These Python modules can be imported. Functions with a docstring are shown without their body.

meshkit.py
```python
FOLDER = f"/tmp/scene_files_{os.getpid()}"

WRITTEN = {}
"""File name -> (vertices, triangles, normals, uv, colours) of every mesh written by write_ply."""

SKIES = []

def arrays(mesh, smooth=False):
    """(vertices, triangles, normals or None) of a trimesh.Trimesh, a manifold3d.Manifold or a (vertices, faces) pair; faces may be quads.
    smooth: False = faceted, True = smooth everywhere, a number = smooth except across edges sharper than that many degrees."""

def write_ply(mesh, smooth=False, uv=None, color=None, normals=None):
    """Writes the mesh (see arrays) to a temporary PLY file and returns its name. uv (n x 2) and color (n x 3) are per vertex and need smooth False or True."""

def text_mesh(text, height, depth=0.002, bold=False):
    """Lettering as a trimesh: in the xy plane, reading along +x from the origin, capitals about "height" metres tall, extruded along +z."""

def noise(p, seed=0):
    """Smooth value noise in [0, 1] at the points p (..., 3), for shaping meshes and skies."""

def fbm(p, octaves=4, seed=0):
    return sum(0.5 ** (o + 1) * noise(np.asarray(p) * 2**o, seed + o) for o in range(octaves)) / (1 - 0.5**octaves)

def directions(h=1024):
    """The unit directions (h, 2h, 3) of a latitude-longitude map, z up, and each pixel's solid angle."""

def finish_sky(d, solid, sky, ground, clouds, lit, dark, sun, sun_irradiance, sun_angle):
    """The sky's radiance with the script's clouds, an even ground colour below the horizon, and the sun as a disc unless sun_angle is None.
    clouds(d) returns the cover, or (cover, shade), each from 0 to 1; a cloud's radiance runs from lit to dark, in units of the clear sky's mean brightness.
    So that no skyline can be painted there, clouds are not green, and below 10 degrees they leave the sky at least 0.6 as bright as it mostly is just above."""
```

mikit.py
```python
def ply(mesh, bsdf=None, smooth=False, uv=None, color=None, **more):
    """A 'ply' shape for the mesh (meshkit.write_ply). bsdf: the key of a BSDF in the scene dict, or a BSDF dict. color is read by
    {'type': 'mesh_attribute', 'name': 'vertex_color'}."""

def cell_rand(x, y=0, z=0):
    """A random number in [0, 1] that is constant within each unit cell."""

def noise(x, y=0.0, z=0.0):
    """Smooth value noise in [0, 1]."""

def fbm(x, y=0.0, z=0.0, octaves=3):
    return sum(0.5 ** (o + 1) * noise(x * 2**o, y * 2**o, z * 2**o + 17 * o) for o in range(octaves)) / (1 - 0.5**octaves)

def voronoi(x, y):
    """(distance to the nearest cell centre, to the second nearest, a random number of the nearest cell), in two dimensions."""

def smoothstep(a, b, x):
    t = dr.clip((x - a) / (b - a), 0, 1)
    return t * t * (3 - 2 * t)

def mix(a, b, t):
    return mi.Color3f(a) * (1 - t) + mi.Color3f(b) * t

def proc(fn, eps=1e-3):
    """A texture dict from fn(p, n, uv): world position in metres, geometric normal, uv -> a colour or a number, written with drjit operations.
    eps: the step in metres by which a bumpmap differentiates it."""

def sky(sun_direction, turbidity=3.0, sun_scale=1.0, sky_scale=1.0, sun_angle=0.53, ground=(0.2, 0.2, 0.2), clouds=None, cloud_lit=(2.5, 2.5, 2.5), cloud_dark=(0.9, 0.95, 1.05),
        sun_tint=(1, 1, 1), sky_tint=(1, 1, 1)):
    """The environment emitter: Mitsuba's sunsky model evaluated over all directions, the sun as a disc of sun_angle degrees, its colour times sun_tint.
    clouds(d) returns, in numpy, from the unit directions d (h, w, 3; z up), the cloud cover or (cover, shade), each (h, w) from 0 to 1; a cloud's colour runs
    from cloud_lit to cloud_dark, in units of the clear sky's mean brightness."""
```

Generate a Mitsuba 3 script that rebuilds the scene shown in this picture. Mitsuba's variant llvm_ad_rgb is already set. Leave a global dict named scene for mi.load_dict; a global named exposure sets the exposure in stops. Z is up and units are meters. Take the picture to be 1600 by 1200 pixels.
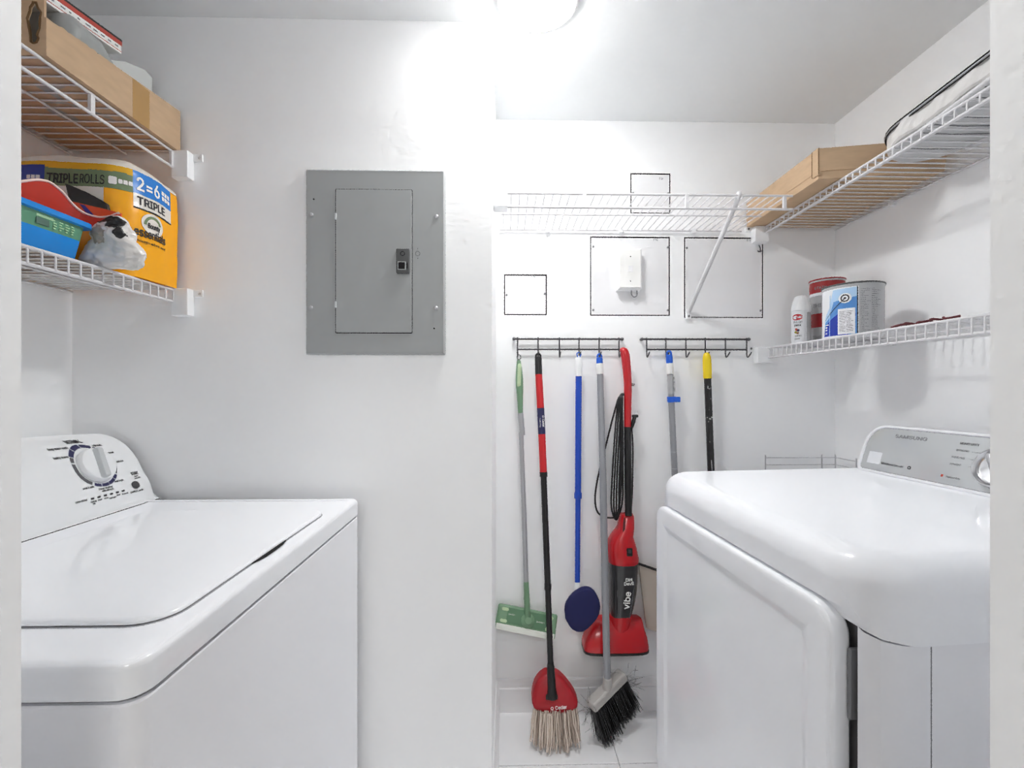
import math, random
import numpy as np
import trimesh
import mitsuba as mi
import mikit
import meshkit
from shapely.geometry import Polygon
from mikit import fbm, noise, mix

T = mi.ScalarTransform4f
rng = random.Random(7)
PI = math.pi
scene, labels = {}, {}

# ------------------------------------------------------------------ camera, light, exposure
exposure = 1.48
F_PX = 700.0
YAW = math.radians(1.25)
H = 1.19
scene['camera'] = {'type': 'perspective', 'fov': math.degrees(2 * math.atan(800 / F_PX)), 'fov_axis': 'x',
                   'principal_point_offset_x': -(808 - 800) / 1600.0, 'principal_point_offset_y': -(606 - 600) / 1200.0,
                   'near_clip': 0.02, 'far_clip': 50.0,
                   'to_world': T().look_at(origin=[0, 0, H], target=[math.sin(YAW), math.cos(YAW), H], up=[0, 0, 1])}
LAMP_RADIANCE = 40.0     # the small round ceiling light of the laundry room
HALL_RADIANCE = 5.8      # the ceiling light of the hall behind the camera


# ------------------------------------------------------------------ materials
def lin(c):
    c = c.lstrip('#')
    v = [int(c[i:i + 2], 16) / 255 for i in (0, 2, 4)]
    return [x / 12.92 if x <= 0.04045 else ((x + 0.055) / 1.055) ** 2.4 for x in v]


def mat(name, col, rough=0.5, metal=0.0, spec=0.5, coat=0.0, **kw):
    base = col if isinstance(col, dict) else {'type': 'rgb', 'value': lin(col) if isinstance(col, str) else list(col)}
    d = {'type': 'principled', 'base_color': base, 'roughness': rough, 'metallic': metal, 'specular': spec}
    if coat:
        d['clearcoat'] = coat
        d['clearcoat_gloss'] = 0.95
    d.update(kw)
    scene[name] = {'type': 'twosided', 'bsdf': d}
    return name


def bumpy(name, col, rough, fn, scale, spec=0.5):
    base = col if isinstance(col, dict) else {'type': 'rgb', 'value': lin(col)}
    scene[name] = {'type': 'twosided', 'bsdf': {'type': 'bumpmap', 'bump': mikit.proc(fn, 1e-3), 'scale': scale,
                   'nested': {'type': 'principled', 'base_color': base, 'roughness': rough, 'specular': spec}}}
    return name


WALL = bumpy('paint_wall', '#f3f4f5', 0.55, lambda p, n, uv: fbm(p.x * 110, p.y * 110, p.z * 110, 2) + 1.2 * noise(p.x * 16, p.y * 16, p.z * 16), 0.0006, 0.4)
HALLPAINT = mat('hall_paint', '#b5afa6', 0.7)
CEIL = mat('paint_ceiling', '#dfe1e2', 0.9, spec=0.2)
TILE = mat('tile_glaze', '#eff0f2', 0.16, spec=0.5)
GROUT = mat('grout', '#a9a9a9', 0.9)
TRIM = mat('trim_paint', '#e6e6e8', 0.35)
WIRE = mat('white_wire', '#d2d2d4', 0.35)
ENAMEL = mat('white_enamel', '#e9ebef', 0.08, coat=0.5)
PLASTIC = mat('white_plastic', '#eceef0', 0.22)
MATTEWHITE = mat('white_matte', '#e8e8e6', 0.6)
SATIN = mat('white_satin', '#e4e5e9', 0.28)
DARK = mat('dark_gap', '#1b1b1d', 0.8, spec=0.2)
CHARCOAL = mat('charcoal', '#3a3a3c', 0.5)
BLACK = mat('black_plastic', '#161617', 0.35)
RIMGREY = mat('seam_grey', '#9b9da1', 0.6)
INK = mat('ink', '#26262a', 0.7)
INKGREY = mat('ink_grey', '#77787c', 0.7)
NAVY = mat('ink_navy', '#22224e', 0.5)
RINGGREY = mat('ring_grey', '#58585c', 0.5)
KNOBGREY = mat('knob_grey', '#c4c8ca', 0.3)
PANELGREY = mat('panel_grey', '#9b9e9f', 0.42)
LATCHGREY = mat('latch_grey', '#4c4e4f', 0.45)
STEEL = mat('brushed_steel', '#6b6b6e', 0.28, metal=1.0)
ROD = mat('hook_steel', '#505053', 0.35, metal=0.8)
CHROME = mat('chrome', '#d8d8da', 0.06, metal=1.0)
ALU = mat('aluminium', '#b4b5b8', 0.38, metal=0.55)
POLEGREY = mat('pole_grey', '#8f9196', 0.4, metal=0.2)
SILVER = mat('console_silver', '#b9bcbe', 0.12, metal=0.15, coat=0.6)
GREEN = mat('sweeper_green', '#6f9273', 0.4)
GREEND = mat('sweeper_green_dark', '#527a5b', 0.45)
GREENL = mat('sweeper_green_light', '#b5cba4', 0.45)
CREAMCLOTH = mat('cream_cloth', '#dfe2da', 0.9)
RED = mat('red_plastic', '#b5131d', 0.22, coat=0.5)
REDPOLE = mat('red_pole', '#c01f25', 0.35)
REDMOP = mat('red_mop', '#a01722', 0.4)
BLUE = mat('blue_pole', '#1a45b0', 0.3)
BLUECAP = mat('blue_cap', '#1c59c4', 0.4)
NAVYPAD = mat('navy_pad', '#191c4c', 0.85)
STRING = mat('mop_string', '#cfc2b6', 0.95)
STRINGB = mat('mop_string_dirty', '#a39489', 0.95)
BROOMGREY = mat('broom_grey', '#a8a5a2', 0.4)
YELLOW = mat('yellow_grip', '#e3c81a', 0.35)
SMOKE = mat('smoked_cup', '#2b2b2d', 0.1, coat=0.7)
BEIGE = mat('beige_cloth', '#c3b8ac', 0.9)
CARD = mat('cardboard', mikit.proc(lambda p, n, uv: mi.Color3f(0.52, 0.365, 0.235) * (0.86 + 0.18 * fbm(p.x * 30, p.y * 30, p.z * 90, 3))), 0.8, spec=0.2)
CARDIN = mat('cardboard_torn', '#6e563c', 0.95, spec=0.1)
TAPE = mat('packing_tape', '#a78352', 0.18)
PACKYEL = mat('pack_yellow', '#f2a80c', 0.3)
PACKGOLD = mat('pack_gold', '#d9a520', 0.35)
PACKGREEN = mat('pack_green', '#6d7f5f', 0.4)
PACKBLUE = mat('pack_blue', '#1f74c4', 0.35)
PACKNAVY = mat('pack_navy', '#23368c', 0.35)
FILM = mat('pack_film', '#dedad2', 0.25)
TEAL = mat('bin_green', '#5f9376', 0.3)
TEALD = mat('bin_grey_print', '#4f6b60', 0.4)
TEALL = mat('bin_pale_print', '#a6c9a0', 0.4)
SKY = mat('bin_blue', '#1f86d6', 0.25)
TRAYRED = mat('tray_red', '#c03324', 0.35)
TRAYRIM = mat('tray_rim', '#f2d9cf', 0.35)
ORANGE = mat('orange_plastic', '#e0501f', 0.4)
VIOLET = mat('violet_stripe', '#2b2390', 0.4)
MAROON = mat('maroon', '#5a2024', 0.6)
FABRIC = bumpy('silver_cover', '#d0cecc', 0.6, lambda p, n, uv: fbm(p.x * 25, p.y * 14, p.z * 25, 3), 0.01)
MESHGREY = mat('board_mesh', '#c6c7c8', 0.7)
CANRED = mat('can_red', '#8f1d20', 0.3)
CANGREY = mat('can_grey', '#a8a9ab', 0.4)
CANWHITE = mat('can_white', '#e0e2e6', 0.3)
CANBLUE = mat('can_blue', '#17309c', 0.28)
CANMID = mat('can_midblue', '#4f86c4', 0.28)
CANPALE = mat('can_paleblue', '#a9c8e6', 0.28)
LOGORED = mat('logo_red', '#b51d28', 0.4)
OLIVE = mat('olive', '#8d8a2e', 0.5)
MUG = mat('warm_brown', '#7d5a3c', 0.6)
BOXRED = mat('package_red', '#b04438', 0.5)
FURGREY = mat('print_grey', '#a09588', 0.5)


# ------------------------------------------------------------------ mesh helpers
def cat(*ms):
    flat = []
    for m in ms:
        flat += list(m) if isinstance(m, (list, tuple)) else [m]
    return trimesh.util.concatenate(flat)


def tm(v, f):
    return trimesh.Trimesh(np.asarray(v, float), np.asarray(f, int), process=False)


def box(x0, x1, y0, y1, z0, z1):
    m = trimesh.creation.box((x1 - x0, y1 - y0, z1 - z0))
    m.apply_translation(((x0 + x1) / 2, (y0 + y1) / 2, (z0 + z1) / 2))
    return m


def hull_spheres(pts, sub=2):
    """convex hull of spheres (x, y, z, r)"""
    s = trimesh.creation.icosphere(subdivisions=sub)
    v = np.vstack([s.vertices * p[3] + np.array(p[:3]) for p in pts])
    return trimesh.convex.convex_hull(v)


def rbox(x0, x1, y0, y1, z0, z1, r, sub=2):
    return hull_spheres([(x, y, z, r) for x in (x0 + r, x1 - r) for y in (y0 + r, y1 - r) for z in (z0 + r, z1 - r)], sub)


def tube(pts, r, sides=8, closed=False, cap=True):
    """round tube along a polyline; r is a number or one radius per point"""
    p = np.asarray(pts, float)
    n = len(p)
    r = np.full(n, r) if np.isscalar(r) else np.asarray(r, float)
    if closed:
        t = np.roll(p, -1, 0) - np.roll(p, 1, 0)
    else:
        t = np.gradient(p, axis=0)
    t /= np.linalg.norm(t, axis=1, keepdims=True) + 1e-12
    a = np.cross(t[0], [0, 0, 1.0])
    if np.linalg.norm(a) < 0.1:
        a = np.cross(t[0], [1.0, 0, 0])
    rings, ang = [], np.arange(sides) * 2 * PI / sides
    for i in range(n):
        a = a - t[i] * (a @ t[i])
        a /= np.linalg.norm(a)
        b = np.cross(t[i], a)
        rings.append(p[i] + r[i] * (np.cos(ang)[:, None] * a + np.sin(ang)[:, None] * b))
    v = np.vstack(rings)
    f = []
    for i in range(n if closed else n - 1):
        i2 = (i + 1) % n
        for k in range(sides):
            k2 = (k + 1) % sides
            f += [[i * sides + k, i * sides + k2, i2 * sides + k2], [i * sides + k, i2 * sides + k2, i2 * sides + k]]
    if cap and not closed:
        v = np.vstack([v, p[0], p[-1]])
        c0, c1, e = len(v) - 2, len(v) - 1, (n - 1) * sides
        for k in range(sides):
            k2 = (k + 1) % sides
            f += [[c0, k2, k], [c1, e + k, e + k2]]
    return tm(v, f)


def rod(a, b, r, sides=8):
    return tube([a, b], r, sides)


def spline(pts, n=8):
    """Catmull-Rom through the points"""
    p = np.asarray(pts, float)
    q = np.vstack([2 * p[0] - p[1], p, 2 * p[-1] - p[-2]])
    out = []
    for i in range(1, len(q) - 2):
        for t in np.arange(n) / n:
            out.append(0.5 * (2 * q[i] + (q[i + 1] - q[i - 1]) * t + (2 * q[i - 1] - 5 * q[i] + 4 * q[i + 1] - q[i + 2]) * t * t
                              + (3 * q[i] - q[i - 1] - 3 * q[i + 1] + q[i + 2]) * t ** 3))
    out.append(p[-1])
    return np.array(out)


def skin(loops, cap0=True, cap1=True):
    """joins closed loops of equal length; the caps are fans"""
    n, k = len(loops), len(loops[0])
    v = np.vstack(loops)
    f = []
    for i in range(n - 1):
        for j in range(k):
            j2 = (j + 1) % k
            f += [[i * k + j, i * k + j2, (i + 1) * k + j2], [i * k + j, (i + 1) * k + j2, (i + 1) * k + j]]
    for on, row, flip in ((cap0, 0, True), (cap1, n - 1, False)):
        if on:
            v = np.vstack([v, np.mean(loops[row], axis=0)])
            c = len(v) - 1
            for j in range(k):
                j2 = (j + 1) % k
                f.append([c, row * k + j2, row * k + j] if flip else [c, row * k + j, row * k + j2])
    return tm(v, f)


def lathe(profile, n=32, c=(0, 0, 0)):
    ang = np.arange(n) * 2 * PI / n
    m = skin([np.stack([max(r, 1e-4) * np.cos(ang), max(r, 1e-4) * np.sin(ang), np.full(n, z)], 1) for r, z in profile])
    m.apply_translation(c)
    return m


def rrect(w, h, r, n=6):
    """rounded rectangle centred on the origin, counter-clockwise"""
    r = min(r, w / 2 - 1e-5, h / 2 - 1e-5)
    out = []
    for k, (cx, cy) in enumerate(((w / 2 - r, h / 2 - r), (-w / 2 + r, h / 2 - r), (-w / 2 + r, -h / 2 + r), (w / 2 - r, -h / 2 + r))):
        for t in np.linspace(0, PI / 2, n):
            a = k * PI / 2 + t
            out.append((cx + r * math.cos(a), cy + r * math.sin(a)))
    return np.array(out)


def rrloft(w, h, r, prof, n=6, cap0=True):
    """rounded plate: prof is a list of (inset, height) from the back to the middle of the face"""
    loops = []
    for ins, z in prof:
        q = rrect(w - 2 * ins, h - 2 * ins, max(r - ins, 0.0005), n)
        loops.append(np.column_stack([q, np.full(len(q), z)]))
    return skin(loops, cap0)


def plate(w, h, t, r=0.003, e=0.001):
    return rrloft(w, h, r, [(0, 0), (0, t - e), (e * 0.3, t - e * 0.3), (e, t)])


def frame(o, x, y):
    x, y = np.asarray(x, float), np.asarray(y, float)
    x = x / np.linalg.norm(x)
    y = y - x * (x @ y)
    y = y / np.linalg.norm(y)
    m = np.eye(4)
    m[:3, 0], m[:3, 1], m[:3, 2], m[:3, 3] = x, y, np.cross(x, y), o
    return m


def put(m, fr):
    m = m.copy()
    m.apply_transform(fr)
    return m


def shift(m, x=0, y=0, z=0):
    m = m.copy()
    m.apply_translation((x, y, z))
    return m


def rotz(m, a, c=(0, 0, 0)):
    m = m.copy()
    m.apply_transform(trimesh.transformations.rotation_matrix(a, [0, 0, 1], c))
    return m


def txt(s, h, depth=0.0004, bold=False, align='c', wide=1.0):
    m = meshkit.text_mesh(s, h, depth, bold)
    m.vertices[:, 0] *= wide
    w = m.bounds[1][0] - m.bounds[0][0]
    m.apply_translation((-m.bounds[0][0] - (w / 2 if align == 'c' else w if align == 'r' else 0), 0, 0))
    return m


def fit(s, w, h, bold=False):
    """lettering h tall, squeezed or stretched to the width w"""
    m = txt(s, h, 0.0005, bold, 'l')
    m.vertices[:, 0] *= w / (m.bounds[1][0] - m.bounds[0][0])
    return m


def prism(poly, d):
    """flat outline extruded from z = 0 to d"""
    return trimesh.creation.extrude_polygon(Polygon(poly), d, engine='earcut')


def bend(m, fn):
    m = m.copy()
    m.vertices = fn(np.array(m.vertices))
    return m


def grid_patch(u0, u1, v0, v1, nu, nv, fn):
    """a sheet of nu x nv quads whose (u, v) go through fn"""
    u, v = np.meshgrid(np.linspace(u0, u1, nu + 1), np.linspace(v0, v1, nv + 1))
    p = fn(np.column_stack([u.ravel(), v.ravel(), np.zeros(u.size)]))
    f = []
    for j in range(nv):
        for i in range(nu):
            a = j * (nu + 1) + i
            f += [[a, a + 1, a + nu + 2], [a, a + nu + 2, a + nu + 1]]
    return tm(p, f)


def sup(c, wx, wy, e=2.0, n=28, ex=(1, 0, 0), ey=(0, 1, 0)):
    """superellipse loop"""
    a = np.arange(n) * 2 * PI / n
    x, y = np.sign(np.cos(a)) * np.abs(np.cos(a)) ** (2 / e) * wx, np.sign(np.sin(a)) * np.abs(np.sin(a)) ** (2 / e) * wy
    return np.asarray(c, float) + x[:, None] * np.asarray(ex, float) + y[:, None] * np.asarray(ey, float)


# ------------------------------------------------------------------ scene helpers
def numbered(key):
    if key not in scene and key not in labels and not any(k.startswith(key + '__') for k in scene):
        return key
    i = 1
    while f'{key}_{i:03d}' in scene or f'{key}_{i:03d}' in labels or any(k.startswith(f'{key}_{i:03d}__') for k in scene):
        i += 1
    return f'{key}_{i:03d}'


def thing(name, label, category, group=None):
    key = numbered(name)
    labels[key] = {'label': label, 'category': category}
    if group:
        labels[key]['group'] = group
    return key


def part(parent, name, mesh, bsdf, smooth=False, label=None, kind=None, **more):
    key = numbered(f'{parent}__{name}')
    scene[key] = mikit.ply(mesh, bsdf, smooth=smooth, **more)
    if label or kind:
        labels[key] = {k: v for k, v in (('label', label), ('kind', kind)) if v}
    return key


def copy_part(parent, name, src, m):
    key = numbered(f'{parent}__{name}')
    scene[key] = {**scene[src], 'to_world': T(m)}
    return key


def single(name, label, category, mesh, bsdf, smooth=False, group=None):
    key = thing(name, label, category, group)
    scene[key] = mikit.ply(mesh, bsdf, smooth=smooth)
    return key


def struct(name, mesh, bsdf, label, smooth=False):
    uv = None
    if not smooth:
        m = mesh.copy()
        m.unmerge_vertices()
        n = np.abs(np.repeat(m.face_normals, 3, axis=0))
        v = np.array(m.vertices)
        k = n.argmax(1)
        uv = np.where((k == 0)[:, None], v[:, [1, 2]], np.where((k == 1)[:, None], v[:, [0, 2]], v[:, [0, 1]]))
        mesh = m
    scene[name] = mikit.ply(mesh, bsdf, smooth=smooth, uv=uv)
    labels[name] = {'label': label, 'kind': 'structure'}


# ------------------------------------------------------------------ the room
XL, XR, YB, YP, XC, ZC = -1.155, 1.228, 1.654, 1.215, -0.042, 2.18
YD0, YD1 = 0.20, 0.37                       # the doorway wall, front and back
struct('wall_left', box(XL - 0.1, XL, YD1, YP, 0, ZC), WALL, 'white painted side wall behind the washer and its wire shelves')
struct('wall_back_near', box(XL - 0.1, XC, YP, YP + 0.6, 0, ZC), WALL, 'white painted wall block that carries the grey electrical panel')
struct('wall_back_far', box(XC, XR + 0.1, YB, YB + 0.1, 0, ZC), WALL, 'white painted rear wall with hook rails and access panels')
struct('wall_right', box(XR, XR + 0.1, YD1, YB, 0, ZC), WALL, 'white painted side wall behind the dryer')
struct('wall_front_left', box(-1.5, -0.392, YD0, YD1, 0, 2.4), WALL, 'white wall and jamb beside the washer at the doorway')
struct('wall_front_right', box(0.408, 1.5, YD0, YD1, 0, 2.4), WALL, 'white wall and jamb beside the dryer at the doorway')
struct('wall_front_top', box(-0.392, 0.408, YD0, YD1, 2.06, 2.4), WALL, 'white wall above the doorway')
struct('ceiling', box(XL - 0.1, XR + 0.1, YD1, YB + 0.1, ZC, ZC + 0.1), CEIL, 'white painted ceiling of the laundry room')
struct('wall_hall_left', box(-1.5, -1.4, -2.2, YD0, 0, 2.4), HALLPAINT, 'greige painted hall wall')
struct('wall_hall_right', box(1.4, 1.5, -2.2, YD0, 0, 2.4), HALLPAINT, 'greige painted hall wall')
struct('wall_hall_back', box(-1.5, 1.5, -2.3, -2.2, 0, 2.4), HALLPAINT, 'greige painted hall wall')
struct('ceiling_hall', box(-1.5, 1.5, -2.3, YD1, 2.4, 2.5), CEIL, 'white hall ceiling')
# floor: grout bed and the single tiles
struct('floor', box(-1.5, 1.5, -2.3, YB + 0.1, -0.05, -0.0025), GROUT, 'white glazed tile floor')
ts, gx, gy = 0.60, 0.354, 1.412
tile_src = {}
for i in range(-4, 3):
    for j in range(-7, 2):
        x0, x1, y0, y1 = gx + i * ts, gx + (i + 1) * ts, gy + j * ts, gy + (j + 1) * ts
        x0, x1, y0, y1 = max(x0, -1.5), min(x1, 1.5), max(y0, -2.25), min(y1, YB)
        if x1 - x0 < 0.02 or y1 - y0 < 0.02:
            continue
        m = rrloft(x1 - x0 - 0.003, y1 - y0 - 0.003, 0.001, [(0, -0.0035), (0, -0.001), (0.001, 0)], n=2)
        part('floor', 'tile', shift(m, (x0 + x1) / 2, (y0 + y1) / 2, 0), TILE)


def baseboard(name, length, fr, label):
    prof = [(0, 0.0), (0.014, 0.0), (0.014, 0.086), (0.011, 0.090), (0.011, 0.100), (0.007, 0.112), (0.004, 0.118), (0, 0.118)]
    m = prism([(d, z) for d, z in prof], length)                       # x = depth, y = height, z = along
    struct(name, put(m, fr), TRIM, label)


baseboard('baseboard_back', XR - XC, frame((XR, YB, 0), (0, -1, 0), (0, 0, 1)), 'white moulded baseboard along the rear wall')
baseboard('baseboard_side', YB - YP, frame((XC, YB, 0), (1, 0, 0), (0, 0, 1)), 'white moulded baseboard along the short return wall')

# the round ceiling light
lamp = thing('ceiling_light', 'small round white ceiling light, lit, above the aisle', 'ceiling light')
part(lamp, 'trim_ring', shift(lathe([(0.104, 0), (0.104, -0.008), (0.098, -0.012), (0.092, -0.012), (0.092, 0)], 48), 0.078, 1.135, ZC), MATTEWHITE, 30)
dome = lathe([(0.092, -0.010), (0.089, -0.018), (0.078, -0.026), (0.060, -0.031), (0.03, -0.034), (0.001, -0.035)], 40)
dome.invert()
k = part(lamp, 'diffuser', shift(dome, 0.078, 1.135, ZC), MATTEWHITE, False)
scene[k]['emitter'] = {'type': 'area', 'radiance': {'type': 'rgb', 'value': [LAMP_RADIANCE * c for c in (1.0, 0.995, 0.985)]}}
hall = thing('hall_ceiling_light', 'square white ceiling light in the hall', 'ceiling light')
m = box(-0.35, 0.35, -1.75, -1.05, 2.37, 2.398)
part(hall, 'frame', m, MATTEWHITE)
q = tm([[-0.33, -1.73, 2.368], [0.33, -1.73, 2.368], [0.33, -1.07, 2.368], [-0.33, -1.07, 2.368]], [[0, 2, 1], [0, 3, 2]])
k = part(hall, 'diffuser', q, MATTEWHITE)
scene[k]['emitter'] = {'type': 'area', 'radiance': {'type': 'rgb', 'value': [HALL_RADIANCE * c for c in (1.0, 0.995, 0.985)]}}


# ------------------------------------------------------------------ wire shelves
def bracket_mesh(s):
    """end bracket in local shelf axes at the wall end x = 0: block round the front rail ends and a tab on the wall"""
    blk = rbox(0, 0.026, -0.050, -0.006, -0.068, 0.004, 0.003, 1)
    tab = rbox(0, 0.005, -0.010, 0.018, -0.016, 0.004, 0.002, 1)
    return blk if s else tab


def wire_shelf(label, fr, length, depth, lip, style, end_bracket=True, posts=(), group=None, spacing=0.0254, mid=()):
    """local axes: x along the wall, y from the wall to the front, z up"""
    s = thing('wire_shelf', label, 'shelf', group)
    R, r = 0.0036, 0.0020
    fm = lambda m: put(m, fr)
    part(s, 'front_rail', fm(rod((0, depth, 0), (length, depth, 0), R, 10)), WIRE, True)
    part(s, 'lower_rail', fm(rod((0, depth, -lip), (length, depth, -lip), R, 10)), WIRE, True)
    part(s, 'back_rail', fm(rod((0, 0.008, -0.004), (length, 0.008, -0.004), 0.003, 8)), WIRE, True)
    for y in mid:
        part(s, 'support_rod', fm(rod((0.01, y, -0.0046), (length - 0.01, y, -0.0046), 0.0028, 8)), WIRE, True)
    if style == 'ladder':
        path = [(0, 0.004, 0), (0, depth - 0.006, 0), (0, depth + 0.001, -0.001), (0, depth + 0.003, -0.006), (0, depth + 0.003, -lip)]
    else:
        path = [(0, 0.004, 0), (0, depth - 0.001, 0.001), (0, depth + 0.003, 0.0)]
    src, n = None, int((length - 0.03) / spacing)
    w = tube(path, r, 6)
    for i in range(n + 1):
        m = fr @ trimesh.transformations.translation_matrix((0.018 + i * spacing, 0, 0))
        if src is None:
            src = part(s, 'wire', w, WIRE, True)
            scene[src]['to_world'] = T(m)
        else:
            copy_part(s, 'wire', src, m)
    for x in posts:
        part(s, 'lip_post', fm(rbox(x - 0.005, x + 0.005, depth - 0.004, depth + 0.004, -lip - 0.001, 0.002, 0.001, 1)), WIRE, 30)
    if end_bracket:
        m = trimesh.transformations.translation_matrix((0, depth + 0.012 if end_bracket == 1 else depth + 0.03, 0.004))
        if end_bracket == 1:
            m = trimesh.transformations.translation_matrix((-0.008, depth + 0.046, 0.0))
        b = part(s, 'end_bracket', fm(put(cat(bracket_mesh(1), bracket_mesh(0)), m)), PLASTIC, 30)
        part(b, 'screw', fm(put(shift(put(lathe([(0.004, 0), (0.004, 0.001), (0.002, 0.002)], 12), frame((0.005, 0.010, -0.006), (0, 0, 1), (0, 1, 0))), 0, 0, 0), m)), STEEL, 30)
    for i in range(3):                      # clips on the wall behind
        x = length * (0.2 + 0.3 * i)
        part(s, 'wall_clip', fm(rbox(x - 0.008, x + 0.008, -0.0005, 0.014, -0.014, 0.004, 0.002, 1)), PLASTIC, 30)
    return s


FL = lambda z: frame((XL, YP - 0.008, z), (0, -1, 0), (1, 0, 0))
FR = lambda z: frame((XR, YB - 0.008, z), (0, -1, 0), (-1, 0, 0))
FRR = lambda z: frame((XR, 0.40, z), (0, 1, 0), (-1, 0, 0))
wire_shelf('white wire shelf high above the washer, holding the torn cardboard box', FL(1.808), 0.82, 0.280, 0.041, 'rail', 1,
           posts=(0.02, 0.245, 0.49, 0.73), mid=(0.155,))
wire_shelf('white wire shelf with a ladder-like lip above the washer, holding the paper towel pack', FL(1.447), 0.82, 0.280, 0.031, 'ladder', 1, mid=(0.15,))


def mirrored_bracket_shelf():
    """the two shelves above the dryer run from the near end to the rear wall, the bracket sits on the rear wall"""
    for label, z, dep, lip, mids in (('white wire shelf high above the dryer, holding the flat cardboard box and ironing board', 1.781, 0.280, 0.022, (0.245,)),
                                     ('white wire shelf above the dryer console, holding the paint cans', 1.336, 0.270, 0.035, (0.14,))):
        s = wire_shelf(label, FRR(z), YB - 0.41, dep, lip, 'ladder', 0, mid=mids)
        x = XR - dep
        blk = rbox(x - 0.040, x + 0.012, YB - 0.032, YB - 0.0005, z - 0.055, z + 0.0035, 0.003, 1)
        tab = rbox(x - 0.062, x - 0.034, YB - 0.006, YB - 0.0005, z - 0.010, z + 0.008, 0.002, 1)
        b = part(s, 'end_bracket', cat(blk, tab), PLASTIC, 30)
        part(b, 'screw', put(lathe([(0.004, 0), (0.004, 0.001), (0.002, 0.002)], 12), frame((x - 0.05, YB - 0.006, z), (1, 0, 0), (0, 0, 1))), STEEL, 30)


mirrored_bracket_shelf()
# shelf on the rear wall with its diagonal brace
s = wire_shelf('white wire shelf with a diagonal brace along the rear wall above the access panels',
               frame((0.868, YB - 0.004, 1.774), (-1, 0, 0), (0, -1, 0)), 0.90, 0.305, 0.041, 'rail', 0, posts=(0.025, 0.325, 0.635), mid=(0.155,))
part(s, 'end_bracket', rbox(XC + 0.0005, 0.001, 1.325, 1.372, 1.726, 1.782, 0.004, 1), PLASTIC, 30)
b = part(s, 'brace', tube(spline([(0.704, 1.347, 1.785), (0.703, 1.35, 1.768), (0.695, 1.40, 1.71), (0.673, 1.632, 1.485), (0.671, 1.643, 1.468)], 5), 0.0075, 10), WIRE, True)
part(b, 'foot', rbox(0.661, 0.681, YB - 0.012, YB - 0.0026, 1.444, 1.480, 0.003, 1), PLASTIC, 30)
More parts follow.
